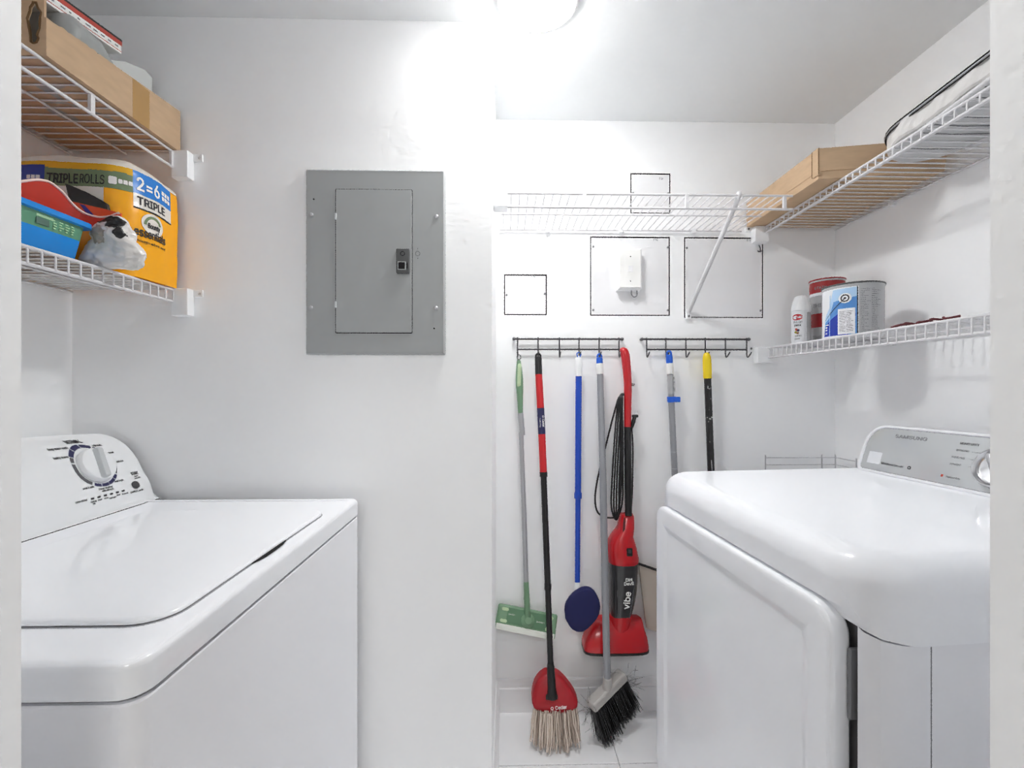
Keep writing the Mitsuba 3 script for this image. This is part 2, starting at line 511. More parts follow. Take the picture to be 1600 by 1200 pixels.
part(b, 'screw', put(lathe([(0.004, 0), (0.004, 0.001), (0.002, 0.002)], 12), frame((0.671, YB - 0.012, 1.455), (1, 0, 0), (0, 0, 1))), STEEL, 30)

# ------------------------------------------------------------------ electrical panel
FP = lambda x, z, y=YP: frame((x, y, z), (1, 0, 0), (0, 0, 1))
ep = thing('electrical_panel', 'grey metal electrical panel with a hinged door on the white wall', 'electrical panel')
part(ep, 'cover', put(rrloft(0.371, 0.495, 0.004, [(0, 0), (0, 0.006), (0.004, 0.012), (0.0065, 0.0125), (0.009, 0.0118)]), FP(-0.352, 1.526)), PANELGREY, 30)
part(ep, 'door_gap', put(plate(0.2045, 0.3845, 0.0007, 0.003, 0.0003), FP(-0.3555, 1.5275, YP - 0.0118)), DARK)
dr_ = part(ep, 'door', put(plate(0.201, 0.381, 0.0032, 0.003, 0.0012), FP(-0.3555, 1.5275, YP - 0.012)), PANELGREY, 30)
lt = part(dr_, 'latch', put(cat(plate(0.034, 0.064, 0.009, 0.002, 0.001)), FP(-0.277, 1.526, YP - 0.0152)), LATCHGREY, 30, label='dark grey latch')
part(dr_, 'latch_ring', put(cat(shift(trimesh.creation.annulus(0.0045, 0.0065, 0.001), 0, 0, 0.0005)), FP(-0.277, 1.545, YP - 0.0242)), INK)
part(dr_, 'latch_frame', put(plate(0.022, 0.022, 0.0015, 0.001, 0.0005), FP(-0.279, 1.513, YP - 0.0242)), PANELGREY)
part(dr_, 'latch_button', put(plate(0.017, 0.017, 0.001, 0.001, 0.0004), FP(-0.279, 1.513, YP - 0.0257)), DARK)
part(dr_, 'latch_slot', put(plate(0.003, 0.016, 0.001, 0.001, 0.0004), FP(-0.2645, 1.5135, YP - 0.0242)), DARK)
for z in (1.645, 1.411):
    part(dr_, 'hinge', put(plate(0.005, 0.017, 0.006, 0.001, 0.0006), FP(-0.4555, z, YP - 0.012)), KNOBGREY, 30)
for x, z in ((-0.521, 1.65), (-0.190, 1.648), (-0.522, 1.403), (-0.191, 1.403)):
    sc = part(ep, 'screw', put(lathe([(0.0058, 0), (0.0058, 0.002), (0.004, 0.0035), (0.0005, 0.004)], 16), FP(x, z, YP - 0.0118)), ALU, 30, label='bright screw head')
for x, z in ((-0.515, 1.692), (-0.196, 1.349)):
    part(ep, 'hole', put(lathe([(0.0022, 0), (0.0022, 0.0004)], 12), FP(x, z, YP - 0.0118)), DARK)
part(ep, 'knockout', put(cat(trimesh.creation.annulus(0.0055, 0.0065, 0.0008), [shift(lathe([(0.0012, 0), (0.0012, 0.0006)], 10), 0, dz, 0) for dz in (0.013, -0.013)]),
     FP(-0.2395, 1.549, YP - 0.0119)), LATCHGREY)


# ------------------------------------------------------------------ access panels on the rear wall
def access_panel(x0, x1, z0, z1, label, screws, mark):
    a = thing('access_panel', label, 'access panel', 'painted access panels on the rear wall')
    w, h, c = x1 - x0, z1 - z0, ((x0 + x1) / 2, (z0 + z1) / 2)
    part(a, 'gap', put(plate(w, h, 0.0006, 0.001, 0.0002), FP(*c, YB - 0.0001)), DARK)
    part(a, 'cover', put(plate(w - 0.0075, h - 0.008, 0.0022, 0.001, 0.0008), FP(c[0] - 0.0004, c[1] - 0.0012, YB - 0.0002)), TRIM, 30)
    for x, z in screws:
        part(a, 'screw', put(lathe([(0.0042, 0), (0.0042, 0.0012), (0.002, 0.002)], 12), FP(x, z, YB - 0.0023)), INKGREY, 30)
    part(a, 'lettering', put(txt('FH', 0.009, 0.0002), FP(mark[0], mark[1], YB - 0.0024)), INKGREY, kind='stuff')


access_panel(-0.012, 0.146, 1.459, 1.609, 'small painted access panel low beside the wall corner, above the green sweeper', [(-0.003, 1.532), (0.138, 1.537)], (0.095, 1.597))
access_panel(0.307, 0.604, 1.458, 1.751, 'square painted access panel that carries the white wall jack', [(0.318, 1.712), (0.596, 1.712), (0.318, 1.478), (0.596, 1.478)], (0.55, 1.735))
access_panel(0.658, 0.955, 1.451, 1.751, 'square painted access panel behind the diagonal shelf brace', [(0.667, 1.71), (0.945, 1.70), (0.945, 1.478)], (0.90, 1.735))
access_panel(0.457, 0.606, 1.838, 1.987, 'small painted access panel seen through the rear wire shelf', [(0.466, 1.912), (0.597, 1.912)], (0.571, 1.962))
part('access_panel_002', 'hook', tube(spline([(0.938, YB - 0.004, 1.722), (0.940, YB - 0.010, 1.705), (0.934, YB - 0.012, 1.694), (0.928, YB - 0.012, 1.700)], 5), 0.0018, 6), ROD, True, label='small dark hook')

jk = thing('wall_jack', 'white box-shaped wall phone jack with a short cord on the square access panel', 'wall jack')
part(jk, 'box', put(rrloft(0.088, 0.150, 0.003, [(0, 0), (0, 0.028), (0.003, 0.033), (0.006, 0.034)]), FP(0.446, 1.622, YB - 0.0024)), PLASTIC, 30)
part(jk, 'face_plate', put(plate(0.078, 0.138, 0.003, 0.003, 0.0015), FP(0.446, 1.623, YB - 0.0364)), MATTEWHITE, 30)
so = part(jk, 'socket', put(rrloft(0.017, 0.022, 0.001, [(0, 0), (0, 0.0015), (0.002, 0.0015), (0.0025, 0.0004)]), FP(0.4465, 1.622, YB - 0.0394)), TRIM, 30)
for z in (1.666, 1.577):
    part(jk, 'screw', put(lathe([(0.0022, 0), (0.0022, 0.0006)], 10), FP(0.4465, z, YB - 0.0394)), INK)
part(jk, 'cord', tube(spline([(0.455, YB - 0.02, 1.551), (0.456, YB - 0.02, 1.532), (0.466, YB - 0.02, 1.523), (0.476, YB - 0.02, 1.531), (0.474, YB - 0.02, 1.552)], 6), 0.0022, 8), INKGREY, True)


# ------------------------------------------------------------------ hook rails
def hook_rail(x0, x1, hooks, label):
    h = thing('hook_rail', label, 'hook rail', 'steel hook rails on the rear wall')
    yt = YB - 0.016
    part(h, 'top_rod', rod((x0, yt, 1.369), (x1, yt, 1.369), 0.0034, 10), ROD, True)
    part(h, 'lower_rod', rod((hooks[0], yt, 1.331), (hooks[-1], yt, 1.331), 0.003, 10), ROD, True)
    for x in (x0, x1):
        part(h, 'end_knob', shift(trimesh.creation.icosphere(subdivisions=2, radius=0.0062), x, yt, 1.369), STEEL, True)
        part(h, 'standoff', rod((x, yt, 1.369), (x, YB - 0.0003, 1.369), 0.004, 10), ROD, True)
    path = [(0, yt - 0.005, 1.374), (0, yt - 0.0055, 1.335), (0, yt - 0.006, 1.312), (0, yt - 0.009, 1.304), (0, yt - 0.016, 1.303), (0, yt - 0.030, 1.312), (0, yt - 0.038, 1.318)]
    src = None
    for x in hooks:
        if src is None:
            src = part(h, 'hook', tube(spline(path, 4), 0.0024, 8), ROD, True)
            scene[src]['to_world'] = T().translate([x, 0, 0])
        else:
            key = copy_part(h, 'hook', src, trimesh.transformations.translation_matrix((x, 0, 0)))


hook_rail(0.024, 0.422, (0.037, 0.112, 0.190, 0.262, 0.336, 0.409), 'dark steel hook rail that holds the sweeper, mops, broom and vacuum')
hook_rail(0.495, 0.893, (0.511, 0.582, 0.656, 0.728, 0.803, 0.882), 'dark steel hook rail above the dryer with the grey pole and yellow-tipped pole')

# ------------------------------------------------------------------ green floor sweeper
sw = thing('floor_sweeper', 'green flat floor sweeper with an aluminium pole, first tool from the wall corner', 'floor sweeper')
part(sw, 'hanging_ring', put(tube([(0.0065 * 1.05 * math.cos(a), 0.0085 * math.sin(a), 0) for a in np.linspace(0, 2 * PI, 24, endpoint=False)], 0.0014, 6, closed=True), FP(0.0415, 1.300, 1.605)), ROD, True)
hd = part(sw, 'grip', tube([(0.0405, 1.61, 1.292), (0.041, 1.61, 1.285), (0.042, 1.61, 1.26), (0.043, 1.61, 1.225), (0.044, 1.61, 1.195), (0.045, 1.61, 1.17), (0.047, 1.61, 1.10)],
          [0.004, 0.007, 0.0105, 0.0135, 0.0135, 0.0115, 0.0085], 18), GREEN, True)
part(hd, 'grip_inlay', put(skin([np.column_stack([rrect(0.014 * k, 0.085 * k, 0.0068 * k, 8), np.full(32, z)]) for k, z in ((1, 0), (0.9, 0.004), (0.6, 0.006))]), frame((0.0425, 1.5990, 1.235), (1, 0, -0.03), (0.03, 0, 1))), GREENL, 40, label='pale green inlay')
part(sw, 'pole_segment', rod((0.047, 1.61, 1.10), (0.0545, 1.61, 1.02), 0.0098, 16), ALU, 40, label='bright aluminium sleeve')
part(sw, 'pole_segment', rod((0.0493, 1.61, 1.03), (0.0595, 1.61, 0.76), 0.0082, 16), ALU, 40)
part(sw, 'pole_segment', rod((0.0595, 1.61, 0.765), (0.0675, 1.61, 0.488), 0.0088, 16), ALU, 40)
part(sw, 'neck', tube([(0.0674, 1.61, 0.494), (0.070, 1.609, 0.43), (0.0735, 1.605, 0.358)], [0.009, 0.0105, 0.0108], 18), GREENL and GREEN, 40)
# tilted flat head: x along the head, y up, z towards the room
fh = frame((0.0685, 1.606, 0.352), (0.222, -0.012, -0.041), (0.01, 0.42, 0.9))
head = skin([np.column_stack([rrect(w, h, r, 6), np.full(24, z)]) for w, h, r, z in ((0.212, 0.078, 0.006, 0), (0.218, 0.082, 0.007, 0.006), (0.214, 0.078, 0.007, 0.010), (0.20, 0.066, 0.006, 0.013))])
hp = part(sw, 'head', put(shift(head, 0, 0, -0.012), fh), GREEN, 40)
part(hp, 'head_panel', put(shift(plate(0.145, 0.050, 0.002, 0.003, 0.001), 0.0, 0.008, 0.0005), fh), GREEND, 30, label='darker green middle panel')
part(hp, 'swivel', put(shift(lathe([(0.024, 0), (0.024, 0.004), (0.019, 0.008), (0.012, 0.010), (0.0115, 0.02)], 28), 0.004, 0.004, 0.002), fh), GREEN, 40)
for x in (-0.088, 0.088):
    for y in (0.026, -0.012):
        part(hp, 'gripper', put(shift(rrloft(0.027, 0.011, 0.0055, [(0, 0), (0, 0.0015), (0.003, 0.002), (0.006, 0.0012)]), x * 0.92, y, 0.0008), fh), GREENL, 40, label='pale oval cloth gripper')
cl = grid_patch(-0.105, 0.105, -0.042, -0.022, 60, 6, lambda p: np.column_stack([p[:, 0], p[:, 1], 0.0035 + 0.0016 * np.sin(p[:, 0] * 900) * np.sin(p[:, 1] * 260) + 0.002 * np.sin((p[:, 1] + 0.042) * 150)]))
part(hp, 'cloth', put(cl, fh), CREAMCLOTH, True, label='cream sweeping cloth folded over the front edge')
part(hp, 'lettering', put(shift(cat(shift(txt('Swiffer', 0.0052), -0.055, 0.006, 0.0026), shift(txt('Sweeper', 0.0052), 0.050, 0.0, 0.0026)), 0, 0.004, 0), fh), CREAMCLOTH, kind='stuff')

# ------------------------------------------------------------------ red string mop
mp = thing('string_mop', 'red and black string mop standing on the floor beside the green sweeper', 'mop')
P_ = [np.array(p) for p in ((0.111, 1.610, 1.314), (0.1125, 1.605, 1.238), (0.1185, 1.595, 1.118), (0.1225, 1.590, 1.026), (0.1275, 1.580, 0.889), (0.140, 1.545, 0.500), (0.1465, 1.515, 0.249), (0.149, 1.500, 0.165))]
capm = tube([P_[0] + (0, 0, -0.012), P_[0] + (0.0, 0, -0.018), P_[1]], [0.0115, 0.0122, 0.0128], 20)
loop = put(tube([(0.0085 * math.cos(a), 0.011 * math.sin(a), 0) for a in np.linspace(0, PI, 12)], 0.0035, 8), FP(0.111, 1.302, 1.61))
part(mp, 'end_cap', cat(capm, loop), BLACK, 40)
part(mp, 'upper_tube', rod(P_[1], P_[2], 0.0126, 20), REDPOLE, 40)
lb = part(mp, 'label_band', rod(P_[2], P_[3], 0.0129, 20), NAVY, 40, label='dark blue label band with white print')
part(mp, 'label_print', put(cat(shift(txt('O-Cedar', 0.007, 0.0004, True), 0, 0.003), shift(txt('EasyWring', 0.0045), 0.005, -0.007)), frame((0.1206, 1.5792, 1.072), (0.0045, -0.004, -0.092), (1, 0, 0.045))), MATTEWHITE, kind='stuff')
part(mp, 'middle_tube', rod(P_[3], P_[4], 0.0126, 20), REDPOLE, 40)
part(mp, 'collar', rod(P_[4] + (0, 0, 0.004), P_[4] + (0.0005, -0.001, -0.012), 0.0136, 20), BLACK, 40)
part(mp, 'lower_pole', rod(P_[4], P_[5], 0.0108, 18), CHARCOAL and BLACK, 40)
part(mp, 'pole_joint', rod(P_[5] + (0, 0, 0.012), P_[5] + (0, -0.001, -0.006), 0.0122, 18), BLACK, 40)
part(mp, 'bottom_pole', rod(P_[5], P_[6], 0.0100, 18), BLACK, 40)
part(mp, 'socket', tube([P_[6] + (0, 0, 0.01), P_[6], P_[7] + (0, 0, 0.02), P_[7] + (0.002, -0.003, -0.012)], [0.0105, 0.0125, 0.014, 0.018], 18), BLACK, 40)
outl = np.array([(0.150, 0.212), (0.172, 0.208), (0.193, 0.194), (0.216, 0.170), (0.233, 0.146), (0.238, 0.128), (0.230, 0.114), (0.205, 0.106), (0.175, 0.102), (0.147, 0.102), (0.118, 0.106), (0.095, 0.113), (0.084, 0.126), (0.083, 0.148), (0.092, 0.178), (0.110, 0.200), (0.130, 0.211)])
oc = np.array([0.158, 0.145])
outl = spline(np.vstack([outl, outl[:1]]), 3)[:-1]
# the hood is a shell tilted like a hood over the strings: its foot stands 9 cm into the room
def hood(k, off):
    q = oc + (outl - oc) * k
    y = 1.535 - (0.212 - q[:, 1]) * 0.35
    return np.column_stack([q[:, 0], y + off, q[:, 1]])
part(mp, 'hood', skin([hood(1, 0.03), hood(1.0, 0.004), hood(0.985, -0.003), hood(0.94, -0.009), hood(0.8, -0.014), hood(0.5, -0.018), hood(0.2, -0.02)]), REDMOP, 40, label='red rounded triangular mop hood')
part(mp, 'hood_slot', put(plate(0.040, 0.016, 0.0025, 0.004, 0.001), frame((0.148, 1.4905, 0.160), (1, 0, 0), (0, 0.33, 0.94))), BLACK, 30)
fhd = frame((0.170, 1.4845, 0.122), (1, 0, 0.09), (-0.09, 0.33, 0.94))
part(mp, 'lettering', put(cat(shift(txt('Cedar', 0.010, 0.0006, True), 0.009, 0), shift(trimesh.creation.annulus(0.0028, 0.0048, 0.0006), -0.021, 0.0045, 0.0003)), fhd), MATTEWHITE, kind='stuff')
st = []
for i in range(230):
    a = rng.random() * 2 * PI
    q = math.sqrt(rng.random())
    x, y = 0.159 + 0.075 * q * math.cos(a), 1.512 + 0.034 * q * math.sin(a) - (0.01 if math.sin(a) < 0 else 0)
    ex = 0.159 + (x - 0.159) * (1.10 + 0.12 * rng.random()) + rng.uniform(-0.006, 0.006)
    ey = y - 0.012 * rng.random() - 0.004 + (-0.016 if math.sin(a) < 0 else 0.01) * q
    zt, zb = 0.118, 0.004 + 0.034 * abs((x - 0.159) / 0.085) ** 2.2 + 0.012 * rng.random()
    wob = [rng.uniform(-0.004, 0.004) for _ in range(4)]
    st.append(tube([(x, y, zt), (x * 0.7 + ex * 0.3 + wob[0], y * 0.6 + ey * 0.4, zt * 0.65 + zb * 0.35), (x * 0.3 + ex * 0.7 + wob[1], y * 0.2 + ey * 0.8, zt * 0.3 + zb * 0.7), (ex + wob[2], ey + wob[3], zb)], [0.0022, 0.0026, 0.0026, 0.0018], 5))
part(mp, 'strings', cat(st[:150]), STRING, True, kind='stuff', label='grey cotton mop strings')
part(mp, 'strings', cat(st[150:]), STRINGB, True, kind='stuff', label='darker soiled mop strings')

# ------------------------------------------------------------------ blue scrubber
bs = thing('pad_scrubber', 'blue-handled scrubber with a dark navy oval pad hanging between mop and broom', 'scrubber')
tri = [(0.0, -0.012, 0), (-0.0035, -0.005, 0), (-0.0075, 0.004, 0), (-0.006, 0.0095, 0), (0, 0.011, 0), (0.006, 0.0095, 0), (0.0075, 0.004, 0), (0.0035, -0.005, 0)]
part(bs, 'hanging_loop', put(tube(tri, 0.0021, 8, closed=True), FP(0.257, 1.306, 1.605)), BLUECAP, True, label='blue hanging loop')
part(bs, 'end_cap', tube([(0.257, 1.612, 1.305), (0.257, 1.611, 1.296), (0.257, 1.61, 1.275), (0.257, 1.61, 1.27), (0.257, 1.61, 1.232)], [0.006, 0.011, 0.0135, 0.0132, 0.0128], 20), PLASTIC, 40)
part(bs, 'upper_pole', rod((0.257, 1.61, 1.234), (0.2545, 1.61, 0.80), 0.0112, 20), BLUE, 40)
part(bs, 'collar', rod((0.2546, 1.61, 0.812), (0.2545, 1.61, 0.792), 0.0136, 20), BLUE, 40)
part(bs, 'lower_pole', rod((0.2545, 1.61, 0.80), (0.2525, 1.61, 0.486), 0.0095, 20), BLUE, 40)
part(bs, 'joint', tube([(0.2525, 1.61, 0.49), (0.2525, 1.607, 0.470), (0.2525, 1.595, 0.452), (0.254, 1.576, 0.432)], [0.0105, 0.0112, 0.0105, 0.009], 16), PLASTIC, 40)
part(bs, 'joint_pin', put(lathe([(0.003, 0), (0.003, 0.0015)], 12), FP(0.2535, 0.472, 1.5990)), INK)
padp = np.array([(0.209, 0.406), (0.230, 0.442), (0.257, 0.463), (0.280, 0.470), (0.303, 0.464), (0.319, 0.442), (0.329, 0.412), (0.323, 0.377), (0.302, 0.348), (0.276, 0.325), (0.255, 0.321), (0.230, 0.333), (0.211, 0.363)])[::-1]
padp = spline(np.vstack([padp, padp[:1]]), 4)[:-1]
pc = padp.mean(0)
def padl(k, y):
    q = pc + (padp - pc) * k
    return np.column_stack([q[:, 0] - 0.007, np.full(len(q), y - 0.046), q[:, 1] + 0.022])
part(bs, 'pad_back', skin([padl(0.9, 1.626), padl(0.98, 1.622), padl(1.0, 1.616)][::-1]), PLASTIC, 40)
part(bs, 'pad', skin([padl(1.0, 1.617), padl(1.03, 1.606), padl(1.01, 1.597), padl(0.93, 1.592), padl(0.6, 1.590)][::-1]), NAVYPAD, 40, label='dark navy scrubbing pad')

# ------------------------------------------------------------------ broom
br = thing('broom', 'grey broom with a blue-tipped pole and black bristles standing on the floor', 'broom')
B0, B1, B2, B3, B4 = [np.array(p) for p in ((0.333, 1.612, 1.314), (0.333, 1.611, 1.278), (0.3345, 1.61, 1.240), (0.336, 1.552, 0.756), (0.337, 1.505, 0.190))]
bc = tube([B0 + (0, 0, -0.014), B0 + (0, 0, -0.02), B1], [0.0095, 0.0112, 0.0118], 18)
part(br, 'end_cap', cat(bc, put(tube([(0.0075 * math.cos(a), 0.011 * math.sin(a), 0) for a in np.linspace(0, PI, 12)], 0.0035, 8), FP(0.333, 1.301, 1.612))), BLUECAP, 40, label='blue end cap with a hanging hole')
part(br, 'collar', rod(B1, B2, 0.0128, 18), MATTEWHITE, 40)
part(br, 'upper_pole', rod(B2, B2 * 0.3 + B3 * 0.7, 0.0115, 18), POLEGREY, 40)
part(br, 'lower_pole', rod(B2 * 0.3 + B3 * 0.7, B4, 0.0122, 18), POLEGREY, 40)
part(br, 'socket', tube([B4 + (0, 0, 0.022), B4 + (0, 0, 0.0), B4 + (0, 0, -0.02)], [0.0145, 0.0155, 0.017], 18), BROOMGREY, 40)
ha, hb = np.array((0.280, 1.478, 0.143)), np.array((0.395, 1.545, 0.196))
ax = (hb - ha) / np.linalg.norm(hb - ha)
dn = np.cross(ax, np.array([0.55, -0.83, 0.05]))
dn = dn / np.linalg.norm(dn)
if dn[2] > 0:
    dn = -dn
sd = np.cross(ax, dn)
part(br, 'head', hull_spheres([tuple(ha + sd * s + dn * d_) + (0.009,) for s in (-0.012, 0.012) for d_ in (-0.004, 0.012)] + [tuple(hb + sd * s + dn * d_) + (0.009,) for s in (-0.012, 0.012) for d_ in (-0.004, 0.012)]), BROOMGREY, 30)
br_m = []
L = np.linalg.norm(hb - ha)
for i in range(900):
    t, s = rng.random(), rng.uniform(-1, 1)
    p0 = ha + ax * (t * (L + 0.01) - 0.005) + sd * s * 0.013 + dn * 0.016
    fl = (t - 0.5) * 0.18
    ln = 0.118 + 0.006 * rng.random() + (0.004 if t < 0.5 else 0)
    p2 = p0 + (dn + ax * (fl + rng.uniform(-0.06, 0.06)) + sd * (s * 0.12 + rng.uniform(-0.1, 0.1))) * ln
    if p2[2] < 0.002:
        p2 = p0 + (p2 - p0) * (p0[2] - 0.002) / (p0[2] - p2[2])
    br_m.append(tube([p0, p2], [0.0022, 0.0009], 4, cap=False))
core = hull_spheres([tuple(ha + dn * 0.02) + (0.012,), tuple(hb + dn * 0.02) + (0.012,), tuple(ha + dn * 0.105 - ax * 0.004) + (0.009,), tuple(hb + dn * 0.095 + ax * 0.006) + (0.009,)])
part(br, 'bristles', cat(core, br_m), BLACK, False, kind='stuff', label='dense black bristles')
stray = []
for i in range(46):
    e = rng.random()
    p0 = (hb if e < 0.62 else ha) + dn * rng.uniform(0.0, 0.07) + np.array([rng.uniform(-0.01, 0.01), 0, 0])
    sgn = 1 if e < 0.62 else -1
    p = [p0]
    v = np.array([sgn * rng.uniform(0.2, 1), rng.uniform(-0.4, 0.0), rng.uniform(-0.6, 1.0)])
    for k in range(4):
        v = v + np.array([rng.uniform(-0.6, 0.6), rng.uniform(-0.2, 0.2), rng.uniform(-0.7, 0.5)])
        p.append(p[-1] + v / np.linalg.norm(v) * rng.uniform(0.010, 0.02))
    p = np.array(p)
    p[:, 1] = np.minimum(p[:, 1], 1.632)
    p[:, 2] = np.maximum(p[:, 2], 0.002)
    stray.append(tube(spline(p, 3), 0.00045, 4))
part(br, 'stray_hair', cat(stray), INK, True, kind='stuff', label='stray dark hairs caught in the bristles')

# ------------------------------------------------------------------ stick vacuum
vc = thing('stick_vacuum', 'red and black stick vacuum hanging from the hook rail end, cord looped beside it', 'vacuum cleaner')
hp_ = spline([(0.410, 1.612, 1.318), (0.418, 1.606, 1.322), (0.424, 1.602, 1.305), (0.429, 1.600, 1.255), (0.4325, 1.60, 1.20), (0.432, 1.60, 1.12), (0.4315, 1.60, 1.045)], 6)
rr = np.interp(np.linspace(0, 1, len(hp_)), [0, 0.08, 0.2, 0.4, 0.6, 0.85, 1], [0.005, 0.0125, 0.0155, 0.0155, 0.0142, 0.0132, 0.0122])
hnd = part(vc, 'handle', tube(hp_, rr, 20), RED, 40)
part(hnd, 'cord_hook', cat(tube(spline([(0.425, 1.60, 1.165), (0.412, 1.602, 1.166), (0.406, 1.602, 1.158)], 4), 0.005, 8), rod((0.44, 1.6, 1.205), (0.457, 1.598, 1.203), 0.002, 6), rod((0.44, 1.6, 1.199), (0.455, 1.598, 1.198), 0.002, 6)), BLACK, 40)
part(vc, 'pole', rod((0.4315, 1.60, 1.05), (0.4325, 1.59, 0.735), 0.0125, 18), BLACK, 40)
bd = [((0.4255, 1.585, 0.746), 0.022, 0.020), ((0.425, 1.583, 0.735), 0.0255, 0.026), ((0.420, 1.58, 0.70), 0.030, 0.033), ((0.405, 1.578, 0.668), 0.040, 0.040), ((0.402, 1.576, 0.645), 0.0500, 0.046), ((0.404, 1.574, 0.615), 0.055, 0.050), ((0.4075, 1.572, 0.590), 0.0555, 0.052), ((0.4075, 1.572, 0.580), 0.053, 0.050)]
SV = lambda m: shift(m, 0.006, 0.026, -0.011)      # the body hangs close to the wall
bod = part(vc, 'body', SV(skin([sup(c, a, b_, 2.4) for c, a, b_ in bd][::-1])), RED, 40)
part(bod, 'grip_recess', SV(skin([sup((0.407, 1.5478, 0.712), 0.004, 0.03, 2, 20, (1, 0, 0), (0.1, 0.12, 1)) + np.array([0, o, 0]) for o in (0.004, 0.0015)])), MAROON)
part(bod, 'switch_plate', SV(put(plate(0.020, 0.028, 0.003, 0.004, 0.001), frame((0.420, 1.5275, 0.628), (1, 0, 0), (0, 0.05, 1)))), BLACK, 30)
part(bod, 'switch', SV(put(plate(0.011, 0.013, 0.003, 0.002, 0.001), frame((0.420, 1.5245, 0.632), (1, 0, 0), (0, 0.05, 1)))), CHARCOAL, 30)
cp = [((0.4075, 1.572, 0.584), 0.0530, 0.050), ((0.4085, 1.572, 0.54), 0.051, 0.049), ((0.408, 1.573, 0.48), 0.048, 0.046), ((0.404, 1.575, 0.425), 0.043, 0.042), ((0.401, 1.577, 0.388), 0.0365, 0.037)]
cup = part(vc, 'dust_cup', SV(skin([sup(c, a, b_, 2.4) for c, a, b_ in cp][::-1])), SMOKE, 40, label='smoked dark dust cup')
part(cup, 'cup_rib', SV(cat(tube([(0.436, 1.531, 0.58), (0.434, 1.532, 0.48), (0.424, 1.541, 0.39)], 0.0008, 6), tube([(0.378, 1.531, 0.58), (0.379, 1.534, 0.48), (0.382, 1.543, 0.39)], 0.0008, 6))), INKGREY, True)
fv = lambda x, y, z: frame((x, y, z), (1, 0.12, 0), (0, -0.06, 1))
part(cup, 'lettering', SV(cat(put(shift(txt('Dirt', 0.0112, 0.0015, True), 0, 0.0135), fv(0.4165, 1.5225, 0.515)), put(txt('Devil', 0.0112, 0.0015, True), fv(0.4165, 1.5225, 0.515)),
     put(txt('vibe', 0.022, 0.0015, True), frame((0.421, 1.5255, 0.460), (0.12, 0.03, 1), (-1, -0.1, 0.12))))), MATTEWHITE, kind='stuff', label='white print on the dust cup')
part(vc, 'neck', SV(skin([sup(c, a, b_, 2.2) for c, a, b_ in (((0.402, 1.577, 0.392), 0.0375, 0.038), ((0.400, 1.577, 0.375), 0.0385, 0.040), ((0.397, 1.572, 0.352), 0.034, 0.036), ((0.393, 1.57, 0.338), 0.030, 0.034))][::-1])), RED, 40)
hd_ = [((0.392, 1.590, 0.374), 0.076, 0.012), ((0.390, 1.583, 0.368), 0.088, 0.024), ((0.384, 1.576, 0.345), 0.098, 0.038), ((0.380, 1.570, 0.315), 0.110, 0.046), ((0.378, 1.568, 0.288), 0.116, 0.049), ((0.378, 1.568, 0.276), 0.115, 0.048)]
vh = part(vc, 'floor_head', SV(skin([sup(c, a, b_, 4.5, 44) for c, a, b_ in hd_][::-1])), RED, 40)
part(vh, 'bumper', SV(skin([sup((0.378, 1.568, z), 0.1165 + e, 0.0495 + e, 4.5, 44) for z, e in ((0.270, -0.001), (0.272, 0.0), (0.279, 0.0))])), BLACK, 40)
cords = [
    [(0.409, 1.603, 1.16), (0.398, 1.60, 1.15), (0.378, 1.60, 1.08), (0.356, 1.604, 0.99), (0.330, 1.612, 0.88), (0.317, 1.612, 0.80), (0.322, 1.612, 0.75), (0.340, 1.612, 0.728), (0.372, 1.606, 0.722), (0.40, 1.60, 0.735), (0.414, 1.60, 0.80), (0.414, 1.60, 0.95), (0.413, 1.602, 1.15)],
]
for k in range(4):
    o = 0.0155 * k
    cords.append([(0.410, 1.600 - 0.002 * k, 1.166 - 0.002 * k), (0.396 + o * 0.3, 1.594 - 0.002 * k, 1.140), (0.384 + o * 0.5, 1.592, 1.02), (0.374 + o * 0.55, 1.592, 0.86), (0.371 + o * 0.6, 1.592, 0.775), (0.380 + o * 0.3, 1.592, 0.730 + 0.002 * k), (0.393 + o * 0.1, 1.594, 0.722 + 0.004 * k), (0.402, 1.596, 0.775), (0.405 + o * 0.2, 1.598, 0.95), (0.411, 1.602, 1.155)])
part(vc, 'cord', cat([tube(spline(c, 5), 0.0032, 7) for c in cords] + [tube(spline([(0.446, 1.598, 1.05), (0.450, 1.598, 0.98), (0.4495, 1.598, 0.88), (0.447, 1.597, 0.80), (0.440, 1.592, 0.735)], 5), 0.0028, 7)]), BLACK, True, label='black power cord in hanging loops')
pl = part(vc, 'plug', cat(tube([(0.446, 1.596, 1.045), (0.451, 1.595, 1.068), (0.456, 1.594, 1.088)], [0.004, 0.0075, 0.0065], 10), rbox(0.446, 0.468, 1.588, 1.600, 1.084, 1.094, 0.003, 1)), BLACK, 40)
part(pl, 'prong', cat(rod((0.455, 1.594, 1.09), (0.459, 1.594, 1.112), 0.0015, 6), rod((0.461, 1.594, 1.09), (0.464, 1.594, 1.108), 0.0015, 6)), CHROME)

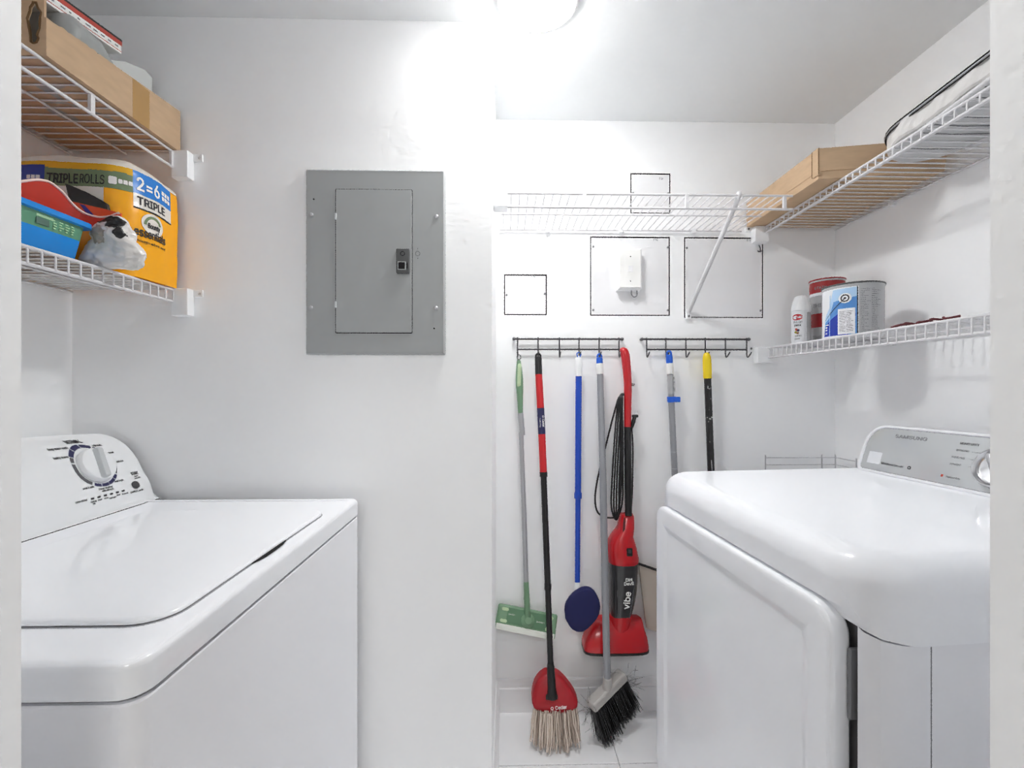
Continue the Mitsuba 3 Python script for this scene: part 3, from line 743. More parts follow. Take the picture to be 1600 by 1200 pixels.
# ------------------------------------------------------------------ grey pole with the beige cloth, and the yellow-tipped pole
gp = thing('flat_mop', 'grey pole with a blue tip and blue clip hanging behind the dryer edge', 'mop')
G = lambda z: np.array((0.585 + (1.324 - z) * 0.0475, 1.61, z))
part(gp, 'end_cap', cat(tube([G(1.31), G(1.304), G(1.278)], [0.0095, 0.0118, 0.0122], 18), put(tube([(0.0080 * math.cos(a), 0.014 * math.sin(a), 0) for a in np.linspace(0, PI, 12)], 0.0037, 8), FP(0.5855, 1.309, 1.61))), BLUECAP, 40)
part(gp, 'collar', rod(G(1.279), G(1.240), 0.0128, 18), MATTEWHITE, 40)
gpo = part(gp, 'pole', rod(G(1.242), G(0.55), 0.0110, 18), POLEGREY, 40)
part(gp, 'sticker', tube([G(1.236) + (0.0, -0.0006, 0), G(1.168) + (0.0, -0.0006, 0)], 0.0111, 18), ALU, 40, label='silver sticker wrapped on the pole')
part(gp, 'sticker_print', put(txt('MICROFIBER', 0.006, 0.0004), frame(G(1.203) + (0.007, -0.0092, 0), (0.04, 0, -1), (1, -0.75, 0.0))), INK, kind='stuff')
part(gp, 'clip', cat(tube([G(1.158), G(1.138)], 0.0145, 18), rbox(0.597, 0.622, 1.594, 1.612, 1.1385, 1.1575, 0.003, 1)), BLUECAP, 40, label='blue clip')
part(gp, 'ferrule', cat(tube([G(0.96), G(0.957)], 0.0114, 18), tube([G(0.90), G(0.897)], 0.0114, 18)), ALU, 40)
part(gp, 'cross_bar', rod((0.479, 1.622, 0.549), (0.745, 1.622, 0.455), 0.0045, 8), BLACK, 40)
clo = np.array([(0.479, 0.549), (0.747, 0.455), (0.742, 0.230), (0.508, 0.313)])
part(gp, 'cloth', put(prism(clo, 0.012), frame((0, 1.634, 0), (1, 0, 0), (0, 0, 1))), BEIGE, False, label='beige mop cloth')
yp = thing('paint_pole', 'black pole with a yellow plastic tip and white paint specks hanging above the dryer', 'pole')
Y0 = lambda z: np.array((0.723 + (1.313 - z) * 0.038, 1.61, z))
part(yp, 'tip', tube([Y0(1.318), Y0(1.314), Y0(1.305), Y0(1.29), Y0(1.224)], [0.005, 0.010, 0.0135, 0.0150, 0.0150], 20), YELLOW, 40)
part(yp, 'pole', rod(Y0(1.226), Y0(0.06), 0.0124, 18), BLACK, 40)
spk = []
for i in range(16):
    z, a = rng.choice([1.115, 1.08, 1.06, 1.062, 1.0, 1.15, 1.19]) + rng.uniform(-0.006, 0.006), -PI / 2 + rng.uniform(-1.0, 1.0)
    spk.append(shift(trimesh.creation.icosphere(subdivisions=1, radius=rng.uniform(0.001, 0.0022)), *(Y0(z) + np.array([math.cos(a), math.sin(a), 0]) * 0.0122)))
for z0, z1, a in ((0.93, 0.885, -1.75),):
    spk.append(tube([Y0(z0) + np.array([math.cos(a), math.sin(a), 0]) * 0.0121, Y0(z1) + np.array([math.cos(a), math.sin(a), 0]) * 0.0121], 0.0008, 5))
part(yp, 'paint_specks', cat(spk), MATTEWHITE, kind='stuff', label='white paint specks')

# ------------------------------------------------------------------ chrome rack behind the dryer
rk = thing('wire_rack', 'small chrome wire rack by the rear wall behind the dryer', 'rack')
for z in (0.934, 0.908):
    part(rk, 'rail', cat(rod((0.945, 1.62, z), (1.205, 1.62, z), 0.0018, 8), rod((1.205, 1.62, z), (1.215, 1.50, z), 0.0018, 8)), CHROME, True)
for x, y in ((0.945, 1.62), (1.155, 1.62), (1.205, 1.62), (1.212, 1.53)):
    part(rk, 'post', rod((x, y, 0.0), (x, y, 0.945), 0.0024, 8), CHROME, True)

# ------------------------------------------------------------------ washer
ws = thing('washing_machine', 'white top-loading washing machine below the electrical panel', 'washing machine')
WX, WY0, WY1 = -0.383, 0.473, 1.171
cab = rrect(0.655, WY1 - WY0, 0.022, 6)
part(ws, 'cabinet', shift(skin([np.column_stack([cab * k, np.full(24, z)]) for k, z in ((1, 0.02), (1, 0.8585), (0.996, 0.8605))]), WX - 0.3275, (WY0 + WY1) / 2, 0), SATIN, 30)
part(ws, 'deck_gap', box(WX - 0.63, WX - 0.012, WY0 + 0.012, WY1 - 0.012, 0.858, 0.868), DARK)
dk = rrloft(0.650, WY1 - WY0 + 0.004, 0.026, [(0.003, 0.8640), (0, 0.8665), (0, 0.8955), (0.0015, 0.9005), (0.005, 0.9033), (0.011, 0.9040), (0.0205, 0.9038), (0.0225, 0.9010), (0.06, 0.9008)], 8)
part(ws, 'deck', shift(dk, WX - 0.324, (WY0 + WY1) / 2, 0), ENAMEL, 40)
ld = rrloft(0.412, 0.502, 0.045, [(0.002, 0.9016), (0, 0.9030), (0, 0.9050), (0.002, 0.9076), (0.008, 0.9090), (0.05, 0.9094)], 8)
fl_ = lambda m: shift(m, -0.4185 - 0.206, 0.803, 0)
part(ws, 'lid_gap', fl_(rrloft(0.4165, 0.5065, 0.047, [(0, 0.9005), (0, 0.9013), (0.01, 0.9014)], 8)), RIMGREY)
lid = part(ws, 'lid', fl_(ld), ENAMEL, 40)
nt = np.array([(0, 0), (0.012, 0.006), (0.03, 0.0095), (0.06, 0.0100), (0.09, 0.0085), (0.108, 0.004), (0.115, 0.0)])
nt = np.vstack([nt, [(0.108, -0.0012), (0.06, -0.0025), (0.01, -0.001)]])
part(lid, 'finger_recess', put(prism(nt * [1, 0.8], 0.0006), frame((-0.4185, 0.742, 0.9024), (0, 1, 0), (1, 0, 0)) @ np.diag([1, 1, -1, 1])), DARK, label='dark finger recess')
# console: profile in (x, z) swept along y, crowned in the middle
prof = spline([(-0.906, 0.900), (-0.918, 0.904), (-0.931, 0.9445), (-0.9475, 0.9735), (-0.9635, 1.0065), (-0.984, 1.034), (-1.005, 1.052), (-1.032, 1.065), (-1.065, 1.071), (-1.115, 1.064), (-1.13, 1.04), (-1.13, 0.900)], 3)
ys = [WY0 + 0.002, WY0 + 0.004, WY0 + 0.010] + list(np.linspace(WY0 + 0.03, 1.165, 24)) + [1.185, 1.191, 1.193]
loops = []
for i, y in enumerate(ys):
    e = {0: 0.008, 1: 0.003, len(ys) - 1: 0.008, len(ys) - 2: 0.003}.get(i, 0)
    q = prof.copy()
    c = np.array([-1.03, 0.95])
    q = q + (c - q) / np.linalg.norm(c - q, axis=1, keepdims=True) * e
    q[:, 1] = 0.9 + (q[:, 1] - 0.9) * (1 + 0.07 * (1 - ((y - 0.833) / 0.36) ** 2))
    q[:, 1] = np.maximum(q[:, 1], 0.9005)
    loops.append(np.column_stack([q[:, 0], np.full(len(q), y), q[:, 1]]))
cs = part(ws, 'console', skin(loops[::-1]), PLASTIC, 40)
part(ws, 'console_seam', tube([(-0.9085, WY0 + 0.01, 0.9008), (-0.9085, 1.19, 0.9008)], 0.0012, 6), DARK)


def wf(y, s, off=0.0006):
    """point on the console face: y along, s up the slope"""
    o = np.array([-0.918, 0, 0.904]) + np.array([-0.071, 0, 0.133]) / 0.15077 * s
    k = 1 + 0.07 * (1 - ((y - 0.833) / 0.36) ** 2)
    return np.array([o[0], y, 0.9 + (o[2] - 0.9) * k])


zz = np.linspace(0.9, 1.06, 60)
px_ = np.interp(zz, prof[:24, 1], prof[:24, 0])


def washer_face(v):
    """maps flat (y, s, height) print onto the curved console face"""
    v = np.array(v)
    z = 0.904 + v[:, 1] * 0.8821
    x = np.interp(z, zz, px_)
    k = 1 + 0.07 * (1 - ((v[:, 0] - 0.833) / 0.36) ** 2)
    return np.column_stack([x + (v[:, 2] + 0.0006) * 0.88, v[:, 0], 0.9 + (z - 0.9) * k + v[:, 2] * 0.47])


def arc(r0, r1, a0, a1, r0b=None, n=14, t=0.0004):
    a = np.radians(np.linspace(a0, a1, n))
    rin = np.linspace(r0, r0 if r0b is None else r0b, n)
    return prism(np.vstack([np.column_stack([r1 * np.cos(a), r1 * np.sin(a)]), np.column_stack([rin * np.cos(a), rin * np.sin(a)])[::-1]]), t)


KC = (1.068, 0.114)
for a0, a1, r0, r1, b in ((168, 236, 0.0455, 0.0525, RINGGREY), (150, 164, 0.0455, 0.0525, RINGGREY), (124, 147, 0.0445, 0.0535, NAVY), (93, 121, 0.0445, 0.0535, NAVY), (64, 90, 0.0450, 0.0525, NAVY), (34, 60, 0.0495, 0.0520, NAVY), (5, 31, 0.0500, 0.0518, INK), (-34, 2, 0.0465, 0.0515, RINGGREY), (-52, -38, 0.0455, 0.0525, NAVY), (-76, -54, 0.0455, 0.0525, NAVY), (-98, -78, 0.0455, 0.0525, NAVY), (-118, -101, 0.0455, 0.0525, NAVY)):
    part(cs, 'dial_mark', bend(shift(arc(r0, r1, a0, a1), *KC), washer_face), b)
kf = frame(washer_face(np.array([[KC[0], KC[1], 0]]))[0], (0, 1, 0), (-0.071, 0, 0.136))
kb = part(cs, 'knob', put(lathe([(0.0425, 0), (0.0422, 0.004), (0.0405, 0.010), (0.039, 0.0118), (0.032, 0.0125), (0.001, 0.0130)], 48), kf), PLASTIC, 40)
bar = rrloft(0.018, 0.076, 0.006, [(0, 0.010), (0.001, 0.021), (0.003, 0.0235), (0.006, 0.024)], 5)
part(kb, 'knob_grip', put(rotz(bar, math.radians(-10)), kf), KNOBGREY, 35, label='grey grip bar across the knob')
part(cs, 'start_button', put(lathe([(0.0098, 0), (0.0095, 0.003), (0.007, 0.004), (0.001, 0.0035)], 28), frame(washer_face(np.array([[1.142, 0.0475, 0]]))[0], (0, 1, 0), (-0.071, 0, 0.136))), CHARCOAL, 40, label='dark round start button')
for y in (1.024, 1.040, 1.056, 1.072, 1.088, 1.104):
    part(cs, 'status_light', bend(shift(plate(0.008, 0.0045, 0.0006, 0.002, 0.0002), y, 0.0405), washer_face), INK)
pr = []
for s_, y0, s, h, w in (('NORMAL', 1.049, 0.1705, 0.0078, 0.038), ('deep water wash', 0.994, 0.160, 0.0052, 0.044), ('bulky items', 0.989, 0.140, 0.0052, 0.032), ('cold wash', 1.098, 0.1590, 0.0048, 0.023), ('casual', 1.116, 0.138, 0.0046, 0.018), ('delicate', 1.124, 0.1130, 0.0046, 0.020), ('drain & spin', 1.094, 0.065, 0.0046, 0.024), ('soak & spin', 1.013, 0.0645, 0.0046, 0.027), ('clean washer', 1.047, 0.0555, 0.0046, 0.036), ('with affresh', 1.052, 0.0495, 0.0046, 0.030), ('START', 1.148, 0.0735, 0.0078, 0.021), ('pause', 1.153, 0.0680, 0.0036, 0.010), ('unlock lid', 1.150, 0.0625, 0.0036, 0.017), ('CANCEL drain', 1.122, 0.0290, 0.0048, 0.038), ('cycle status', 0.984, 0.0390, 0.0050, 0.027), ('sensing', 1.017, 0.0320, 0.0038, 0.014), ('fill', 1.021, 0.0268, 0.0038, 0.006), ('wash', 1.035, 0.0320, 0.0038, 0.010), ('rinse', 1.051, 0.0320, 0.0038, 0.010), ('final spin', 1.064, 0.0290, 0.0038, 0.017), ('done', 1.084, 0.0320, 0.0038, 0.009), ('lid locked', 1.098, 0.0310, 0.0036, 0.017)):
    pr.append(bend(shift(fit(s_, w, h, s_ in ('NORMAL', 'START')), y0, s), washer_face))
part(cs, 'lettering', cat(pr), INK, kind='stuff', label='small grey print around the dial')

# ------------------------------------------------------------------ dryer (turned by five degrees), local axes: u from its front to its back, v from its near side to its far side
dy = thing('dryer', 'white front-loading dryer with a silver console, below the paint can shelf', 'dryer')
a5 = math.radians(5)
FD = np.eye(4)
FD[:3, 0], FD[:3, 1], FD[:3, 3] = (math.cos(a5), math.sin(a5), 0), (-math.sin(a5), math.cos(a5), 0), (0.503, 0.644, 0)
D_ = lambda m: put(m, FD)
VN, VF, UB = -0.040, 0.655, 0.665
plan = []
for cu, cv, r, a0 in ((UB - 0.02, VF - 0.02, 0.02, 0), (0.050, VF - 0.050, 0.050, 90), (0.050, VN + 0.050, 0.050, 180), (UB - 0.02, VN + 0.02, 0.02, 270)):
    for t in np.linspace(0, 90, 10):
        a = math.radians(a0 + t)
        plan.append((cu + r * math.cos(a), cv + r * math.sin(a)))
plan = np.array(plan)
pcn = plan.mean(0)
import manifold3d
def mf(m):
    m = m.copy()
    m.merge_vertices()
    return manifold3d.Manifold(manifold3d.Mesh(np.asarray(m.vertices, np.float32), np.asarray(m.faces, np.uint32)))
def tri(m):
    q = m.to_mesh()
    return trimesh.Trimesh(q.vert_properties[:, :3], q.tri_verts, process=False)
# cover: hull of spheres under a flat top, cut along its sweeping lower edge
rr_ = 0.05
sp = []
for (u, v) in plan:
    dcx = np.array([u, v]) - pcn
    q = pcn + dcx * (1 - rr_ / np.linalg.norm(dcx) * 1.0)
    sp.append((q[0], q[1], 0.951 - rr_, rr_))
cov = hull_spheres(sp, 3)
low = np.array(plan)
cov = trimesh.convex.convex_hull(np.vstack([cov.vertices, np.column_stack([low, np.full(len(low), 0.865)]) + (-0.004, 0, 0), np.column_stack([low, np.full(len(low), 0.70)])]))
cut = prism([(-0.2, 0.6), (-0.2, 0.866), (-0.002, 0.866), (0.001, 0.852), (0.006, 0.843), (0.018, 0.838), (0.05, 0.8345), (0.9, 0.834), (0.9, 0.6)], 2.0)
cut = put(cut, frame((0, 1.2, 0), (1, 0, 0), (0, 0, 1)))
cov = tri(mf(cov) - mf(cut))
part(dy, 'cover', D_(cov), ENAMEL, 35)
cab = skin([np.column_stack([plan, np.full(len(plan), z)]) for z in (0.02, 0.95)])
cut2 = cat(put(prism([(-0.2, 0.99), (-0.2, 0.862), (-0.002, 0.862), (0.001, 0.849), (0.006, 0.840), (0.018, 0.835), (0.05, 0.8315), (0.9, 0.831), (0.9, 0.99)][::-1], 2.0), frame((0, 1.2, 0), (1, 0, 0), (0, 0, 1))))
door_cut = box(-0.1, 0.028, -0.007, 0.642, 0.06, 0.99)
cabm = mf(cab) - mf(cut2) - mf(door_cut)
part(dy, 'cabinet', D_(tri(cabm)), SATIN, 35)
part(dy, 'cover_seam', D_(put(prism([(0.030, 0.831), (0.05, 0.829), (UB - 0.01, 0.829), (UB - 0.01, 0.836), (0.05, 0.8365), (0.030, 0.839)], VF - VN - 0.02), frame((0, VF - 0.010, 0), (1, 0, 0), (0, 0, 1)))), DARK)
part(dy, 'side_seam', D_(box(0.0835, 0.085, VN - 0.0004, VN + 0.002, 0.05, 0.829)), INKGREY)
part(dy, 'door_recess', D_(box(0.024, 0.029, -0.006, 0.641, 0.06, 0.868)), INKGREY, label='dark gap behind the door')
part(dy, 'recess_edge', D_(box(0.005, 0.028, -0.0075, -0.0062, 0.06, 0.838)), RIMGREY)
dw, dh = 0.626, 0.76
dprof = [(0.004, -0.030), (0.0, -0.025), (0.0, -0.004), (0.0015, 0.0), (0.005, 0.0026), (0.011, 0.0036), (0.024, 0.0038), (0.046, 0.0030), (0.053, 0.0018), (0.061, -0.0012), (0.068, -0.0026), (0.09, -0.0028)]
door = rrloft(dw, dh, 0.045, dprof, 10)
FDOOR = frame((-0.0185, 0.325, 0.480), (0, -1, 0), (0, 0, 1))
dd = part(dy, 'door', D_(put(door, FDOOR)), ENAMEL, 35)
part(dd, 'handle', D_(rbox(0.002, 0.020, 0.004, 0.0105, 0.700, 0.805, 0.002, 1)), INKGREY, 30, label='grey pull behind the door edge')
# console
c0, cuv = np.array([0.572, 0, 0.951]), np.array([0.326, 0, 0.9454])
def dface(v):
    """maps flat (along, up the slope, height) print onto the dryer console; along grows towards the near side"""
    v = np.array(v)
    p = c0 + v[:, 1:2] * cuv + v[:, 2:3] * np.array([-0.9454, 0, 0.326])
    p[:, 1] = 0.602 - v[:, 0]
    return p @ FD[:3, :3].T + FD[:3, 3]
def con(w, h, ins):
    """outline of the console face: generous upper far corner, small lower far corner"""
    out = []
    for cx, cy, r, a0 in ((w - 0.02, h - 0.02, 0.02, 0), (0.062, h - 0.062, 0.062, 90), (0.020, 0.020, 0.020, 180), (w - 0.02, 0.02, 0.02, 270)):
        for t in np.linspace(0, 90, 10):
            a = math.radians(a0 + t)
            k = max(r - ins, 0.001)
            out.append((cx + k * math.cos(a), cy + k * math.sin(a)))
    return np.array(out)
CW, CHt = 0.640, 0.1435
def cl_(ins, hgt, low=0.0):
    q = con(CW, CHt, ins)
    return np.column_stack([q, np.full(len(q), hgt)])
cbody = skin([cl_(0.0, -0.075), cl_(0.0, -0.004), cl_(0.0015, -0.0008), cl_(0.004, 0.0), cl_(0.0075, -0.0006), cl_(0.0095, -0.0042), cl_(0.02, -0.0045)])
part(dy, 'console', bend(cbody, dface), ENAMEL, 40)
pn = part(dy, 'console_panel', bend(skin([cl_(0.0100, -0.0048), cl_(0.0105, -0.0036), cl_(0.03, -0.0036)]), dface), SILVER, False, label='glossy silver control panel')
part(dy, 'console_gap', bend(skin([cl_(0.0093, -0.0047), cl_(0.0093, -0.0040), cl_(0.03, -0.0040)]), dface), INKGREY)
F0 = -0.0036
al = lambda v: (0.602 / 0.92 - v) * 0.92      # measured place along the console
part(pn, 'lettering', cat([bend(shift(m, x, y, F0), dface) for m, x, y in (
    (shift(fit('SAMSUNG', 0.086, 0.0090, True), -0.043), al(0.513), 0.1095), )]), INKGREY, kind='stuff', label='grey maker lettering')
part(pn, 'print', cat([bend(shift(m, x, y, F0), dface) for m, x, y in (
    (fit('Moisture', 0.034, 0.0062, True), al(0.577), 0.030), (fit('Sensor', 0.028, 0.0062), al(0.577) + 0.0352, 0.030),
    (rotz(trimesh.creation.annulus(0.0020, 0.0048, 0.0005), 0), al(0.492), 0.0335), (shift(fit('HEAVY DUTY', 0.040, 0.0052, True), -0.020), al(0.360), 0.1115), (txt('BEDDING', 0.0045, 0.0004), al(0.371), 0.0945),
    (txt('SANITIZE', 0.0045, 0.0004), al(0.377), 0.0765), (txt('TOWELS', 0.0045, 0.0004), al(0.379), 0.0590), (txt('Sensor Dry', 0.0045, 0.0004), al(0.375), 0.0265))]
    + [bend(shift(plate(0.022, 0.0006, 0.0004, 0.0002, 0.0001), al(0.338), y, F0), dface) for y in (0.096, 0.078, 0.061)]), INK, kind='stuff', label='small dark cycle names')
part(pn, 'cycle_icon', bend(shift(plate(0.005, 0.006, 0.0004, 0.0005, 0.0001), al(0.402), 0.0295, F0), dface), BOXRED)
part(pn, 'sticker', bend(shift(plate(0.040, 0.034, 0.0004, 0.003, 0.0001), al(0.6045), 0.0445, F0), dface), CANWHITE, label='blank white square sticker')
kfr = frame(dface(np.array([[al(0.279), 0.064, F0]]))[0], dface(np.array([[1, 0, 0]]))[0] - dface(np.array([[0, 0, 0]]))[0], dface(np.array([[0, 1, 0]]))[0] - dface(np.array([[0, 0, 0]]))[0])
kn = part(pn, 'knob', put(lathe([(0.0460, 0), (0.0455, 0.010), (0.0430, 0.020), (0.0405, 0.0215), (0.0385, 0.020), (0.036, 0.016), (0.030, 0.013), (0.001, 0.012)], 48), kfr), CHROME, 30, label='large chrome dial')
part(kn, 'knob_grip', put(rotz(rrloft(0.016, 0.070, 0.006, [(0, 0.010), (0.002, 0.024), (0.005, 0.026)], 5), 0.5), kfr), ALU, 35)
part(pn, 'dial_mark', bend(shift(arc(0.0495, 0.0505, 196, 222), al(0.279), 0.064, F0), dface), INK)

# ------------------------------------------------------------------ things on the upper left shelf
ZL1, ZL0 = 1.8118, 1.4508
cb = thing('cardboard_box', 'long brown cardboard box with a torn end and tape above the washer', 'box')
X1, X0, Y1, Y0_ = -0.862, -1.140, 1.200, 0.857
ztop = lambda y: 1.884 + (y - Y0_) * 0.100
tt = 0.004
edge = [(y, ztop(y) + (0.0035 * (meshkit.noise([[y * 160, 0, 0]])[0] - 0.5) if y < 1.03 else 0)) for y in np.linspace(Y0_, Y1, 60)]
side_poly = [(Y1, ZL1), (Y0_, ZL1)] + edge
wall_f = lambda x: put(prism(side_poly, tt), frame((x, 0, 0), (0, 1, 0), (0, 0, 1)))
part(cb, 'front_side', wall_f(X1 - tt), CARD)
part(cb, 'rear_side', wall_f(X0), CARD)
part(cb, 'bottom', box(X0, X1 - tt, Y0_, Y1, ZL1, ZL1 + tt), CARD)
part(cb, 'far_end', box(X0 + tt, X1 - tt, Y1 - tt, Y1, ZL1 + tt, 1.915), CARD)
# torn near end: a panel with a ragged hole beside the corner
hole = [(X1 - 0.022 + 0.012 * math.cos(a) + 0.003 * rng.uniform(-1, 1), 1.873 + 0.036 * math.sin(a) + 0.004 * rng.uniform(-1, 1)) for a in np.linspace(0, 2 * PI, 22, endpoint=False)]
pg = Polygon([(X0 + tt, ZL1 + tt), (X1 - tt, ZL1 + tt), (X1 - tt, 1.930), (X0 + tt, 1.930)], [hole])
part(cb, 'near_end', put(trimesh.creation.extrude_polygon(pg, tt, engine='earcut'), frame((0, Y0_ + tt, 0), (1, 0, 0), (0, 0, 1))), CARD)
part(cb, 'torn_edge', tube([(x, Y0_ + 0.0005, z) for x, z in hole], [0.0016 + 0.001 * rng.random() for _ in hole], 6, closed=True), CARDIN, False, label='ragged torn cardboard edge')
part(cb, 'tape', cat(box(X1 - 0.0002, X1 + 0.0005, 1.050, 1.098, ZL1 - 0.0003, 1.9030), ), TAPE, label='shiny brown packing tape')
part(cb, 'torn_lip', cat([rbox(X1 - 0.006, X1 - 0.0005, y, y + 0.005, ztop(y) - 0.006, ztop(y) + 0.001, 0.001, 1) for y in np.linspace(0.93, 1.02, 12)]), DARK, label='dark torn staple marks along the upper edge')
part(cb, 'flap', put(box(0, 0.06, 0, 0.30, 0, 0.003), frame((X0, 0.88, 1.905), (0.5, 0, 0.86), (0, 1, 0))), CARD)
bgm = bend(rbox(-1.13, -0.872, 0.915, 1.19, ZL1 + 0.006, 1.960, 0.03, 3), lambda v: v)
bgm = bgm.subdivide().subdivide()
bgm = bend(bgm, lambda v: v + (meshkit.fbm(v * 22, 3)[:, None] - 0.5) * np.array([0.010, 0.004, 0.012]) - np.array([0.01, 0, 0.004]))
bgm = bend(bgm, lambda v: np.column_stack([np.minimum(v[:, 0], X1 - tt - 0.003), np.clip(v[:, 1], Y0_ + 0.008, Y1 - 0.008), np.where(v[:, 1] > 1.05, np.minimum(v[:, 2], 1.90), v[:, 2])]))
single('plastic_bag', 'crumpled grey plastic bag inside the torn cardboard box', 'bag', bgm, mat('grey_film', '#9a9d9c', 0.25), 60)
tl = lambda m: bend(m, lambda v: np.column_stack([v[:, 0], v[:, 1], v[:, 2] - (1.068 - v[:, 1]) * 0.15]))      # it lies aslant
pk = thing('flat_package', 'flat white package with red stripes lying on the open cardboard box', 'package')
part(pk, 'body', tl(rbox(-1.12, -0.902, 0.78, 1.068, 1.970, 2.003, 0.002, 1)), MATTEWHITE, 30)
part(pk, 'stripe', tl(cat(box(-1.1205, -0.9015, 0.7795, 1.0685, 1.989, 1.999), box(-1.1203, -0.9017, 0.7797, 1.0683, 1.9745, 1.9760))), BOXRED, label='red stripes')
part(pk, 'rim', tl(box(-1.1206, -0.9014, 0.7794, 1.0686, 1.9992, 2.0032)), INK)
part(pk, 'print', tl(cat([box(-0.9016, -0.9013, y, y + rng.uniform(0.004, 0.012), 1.981, 1.984) for y in np.arange(0.87, 1.05, 0.018)])), INKGREY, kind='stuff')
single('plastic_sheet', 'pale translucent plastic sheet standing up at the far end of the torn box', 'plastic sheet',
       cat(put(prism([(1.055, 1.905), (1.196, 1.905), (1.196, 2.004), (1.172, 2.008), (1.112, 1.985), (1.065, 1.955)], 0.003), frame((-0.935, 0, 0), (0, 1, 0.0), (0, 0, 1))), put(prism([(1.055, 1.905), (1.196, 1.905), (1.196, 1.909), (1.055, 1.909)], 0.014), frame((-0.937, 0, 0), (0, 1, 0), (0, 0, 1)))), mat('pale_plastic', '#d2d5d3', 0.3))

# ------------------------------------------------------------------ things on the lower left shelf
tp = thing('paper_towel_pack', 'tall yellow plastic-wrapped paper towel pack in the shelf corner above the washer', 'paper towel pack')
px0, px1, py0, py1, pz0, pz1 = -1.150, -0.868, 1.040, 1.196, ZL0, 1.722
R0 = 0.05
def pack_uv(v):
    """perimeter u from the near left corner along the front and round the aisle corner, height z, offset outwards"""
    v = np.array(v)
    u, z, o = v[:, 0], v[:, 1], v[:, 2]
    Lf = px1 - px0 - R0
    La = Lf + R0 * PI / 2
    th = np.clip((u - Lf) / R0, 0, PI / 2)
    x = np.where(u < Lf, px0 + u, np.where(u < La, px1 - R0 + R0 * np.sin(th), px1))
    y = np.where(u < Lf, py0, np.where(u < La, py0 + R0 - R0 * np.cos(th), py0 + R0 + (u - La)))
    nx, ny = np.sin(th), -np.cos(th)
    t = (z - pz0) / (pz1 - pz0)
    topr = np.clip((z - (pz1 - 0.03)) / 0.03, 0, 1)
    bul = 0.006 * np.sin(PI * np.clip(t, 0, 1)) * (0.6 + 0.4 * np.cos((u - 0.07) * 2 * PI / 0.14)) - 0.022 * topr ** 2 + (meshkit.fbm(np.column_stack([u * 18, z * 12, u * 0]), 3) - 0.5) * 0.008
    zz_ = z + (meshkit.fbm(np.column_stack([u * 10, u * 0 + 3, u * 0]), 2) - 0.5) * 0.02 * t
    return np.column_stack([x + nx * (bul + o), y + ny * (bul + o), zz_])
Lu = (px1 - px0 - R0) + R0 * PI / 2 + (py1 - py0 - R0)
shell = grid_patch(0, Lu, pz0, pz1, 70, 40, pack_uv)
sv, sf = np.array(shell.vertices), np.array(shell.faces)
top_i = [40 * 71 + i for i in range(71)]
back = np.array([[px0, py1, pz0], [px0, py1, pz1]])
sv = np.vstack([sv, [(px0 + px1) / 2, py1 - 0.03, pz1 + 0.012]])
ff = list(sf) + [[top_i[i], top_i[i + 1], len(sv) - 1] for i in range(70)]
rear = box(px0, px1 - 0.03, py0 + 0.04, py1, pz0 + 0.001, pz1 - 0.012)
part(tp, 'wrapper', cat(tm(sv, ff), rear), PACKYEL, 50)
pp = lambda u0, u1, z0, z1, o=0.0009: grid_patch(u0, u1, z0, z1, 26, 8, lambda q: pack_uv(q + (0, 0, o)))
part(tp, 'film_top', pp(0, Lu, 1.699, 1.722), FILM, 50, label='clear wrapper fold')
part(tp, 'film_bottom', box(px0 + 0.006, px1 - 0.03, py0 + 0.012, py1 - 0.002, ZL0 - 0.0004, ZL0 + 0.0012), FILM)
part(tp, 'gold_band', pp(0, 0.285, 1.684, 1.700), PACKGOLD, 50)
part(tp, 'green_band', pp(0, 0.285, 1.645, 1.686), PACKGREEN, 50)
part(tp, 'navy_patch', pp(0.0, 0.102, 1.648, 1.690, 0.0013), PACKNAVY, 50)
part(tp, 'blue_patch', pp(0.285, Lu - 0.026, 1.646, 1.700), PACKBLUE, 50)
part(tp, 'white_patch', cat(pp(0.285, Lu - 0.026, 1.614, 1.647)), FILM, 50)
part(tp, 'white_patch', cat(pp(0.10, 0.235, 1.560, 1.647, 0.0006)), FILM, 50)
part(tp, 'black_line', cat(pp(0.285, Lu - 0.026, 1.611, 1.615)), INK, 50)
TX = lambda m, u, z, o=0.0016: bend(shift(m.subdivide() if len(m.faces) < 4000 else m, u, z, o), pack_uv)
part(tp, 'lettering', cat(TX(fit('TRIPLE', 0.072, 0.021, True), 0.107, 1.651), TX(fit('ROLLS', 0.052, 0.021), 0.184, 1.652), TX(fit('TRIPLE', 0.074, 0.018, True), 0.292, 1.622), TX(fit('essentials', 0.082, 0.019, True), 0.286, 1.549), TX(fit('Bounty', 0.034, 0.012, True), 0.315, 1.574), TX(fit('tough when wet', 0.075, 0.006), 0.292, 1.5345)), INK, kind='stuff', label='black print on the towel pack')
part(tp, 'white_print', cat(TX(fit('2=6', 0.058, 0.030, True), 0.292, 1.656), TX(plate(0.014, 0.018, 0.0005, 0.003, 0.0001), 0.250, 1.664), [TX(plate(0.0075, 0.010, 0.0005, 0.001, 0.0001), 0.263 + 0.0088 * i, 1.664) for i in range(3)], [TX(plate(0.0075, 0.010, 0.0005, 0.001, 0.0001), 0.361 + 0.0095 * (i % 3), 1.676 - 0.013 * (i // 3)) for i in range(6)], [TX(plate(0.008, 0.008, 0.0005, 0.001, 0.0001), 0.070 + 0.010 * i, 1.662) for i in range(3)]), MATTEWHITE, kind='stuff')
part(tp, 'roll_emblem', cat(TX(prism([(0.030 * math.cos(a), 0.026 * math.sin(a)) for a in np.linspace(0, 2 * PI, 30, endpoint=False)], 0.0003), 0.330, 1.584, 0.0010)), FILM, label='round pale emblem')
part(tp, 'emblem_ring', TX(arc(0.018, 0.024, 20, 180, None, 16), 0.330, 1.580, 0.0013), PACKGREEN)

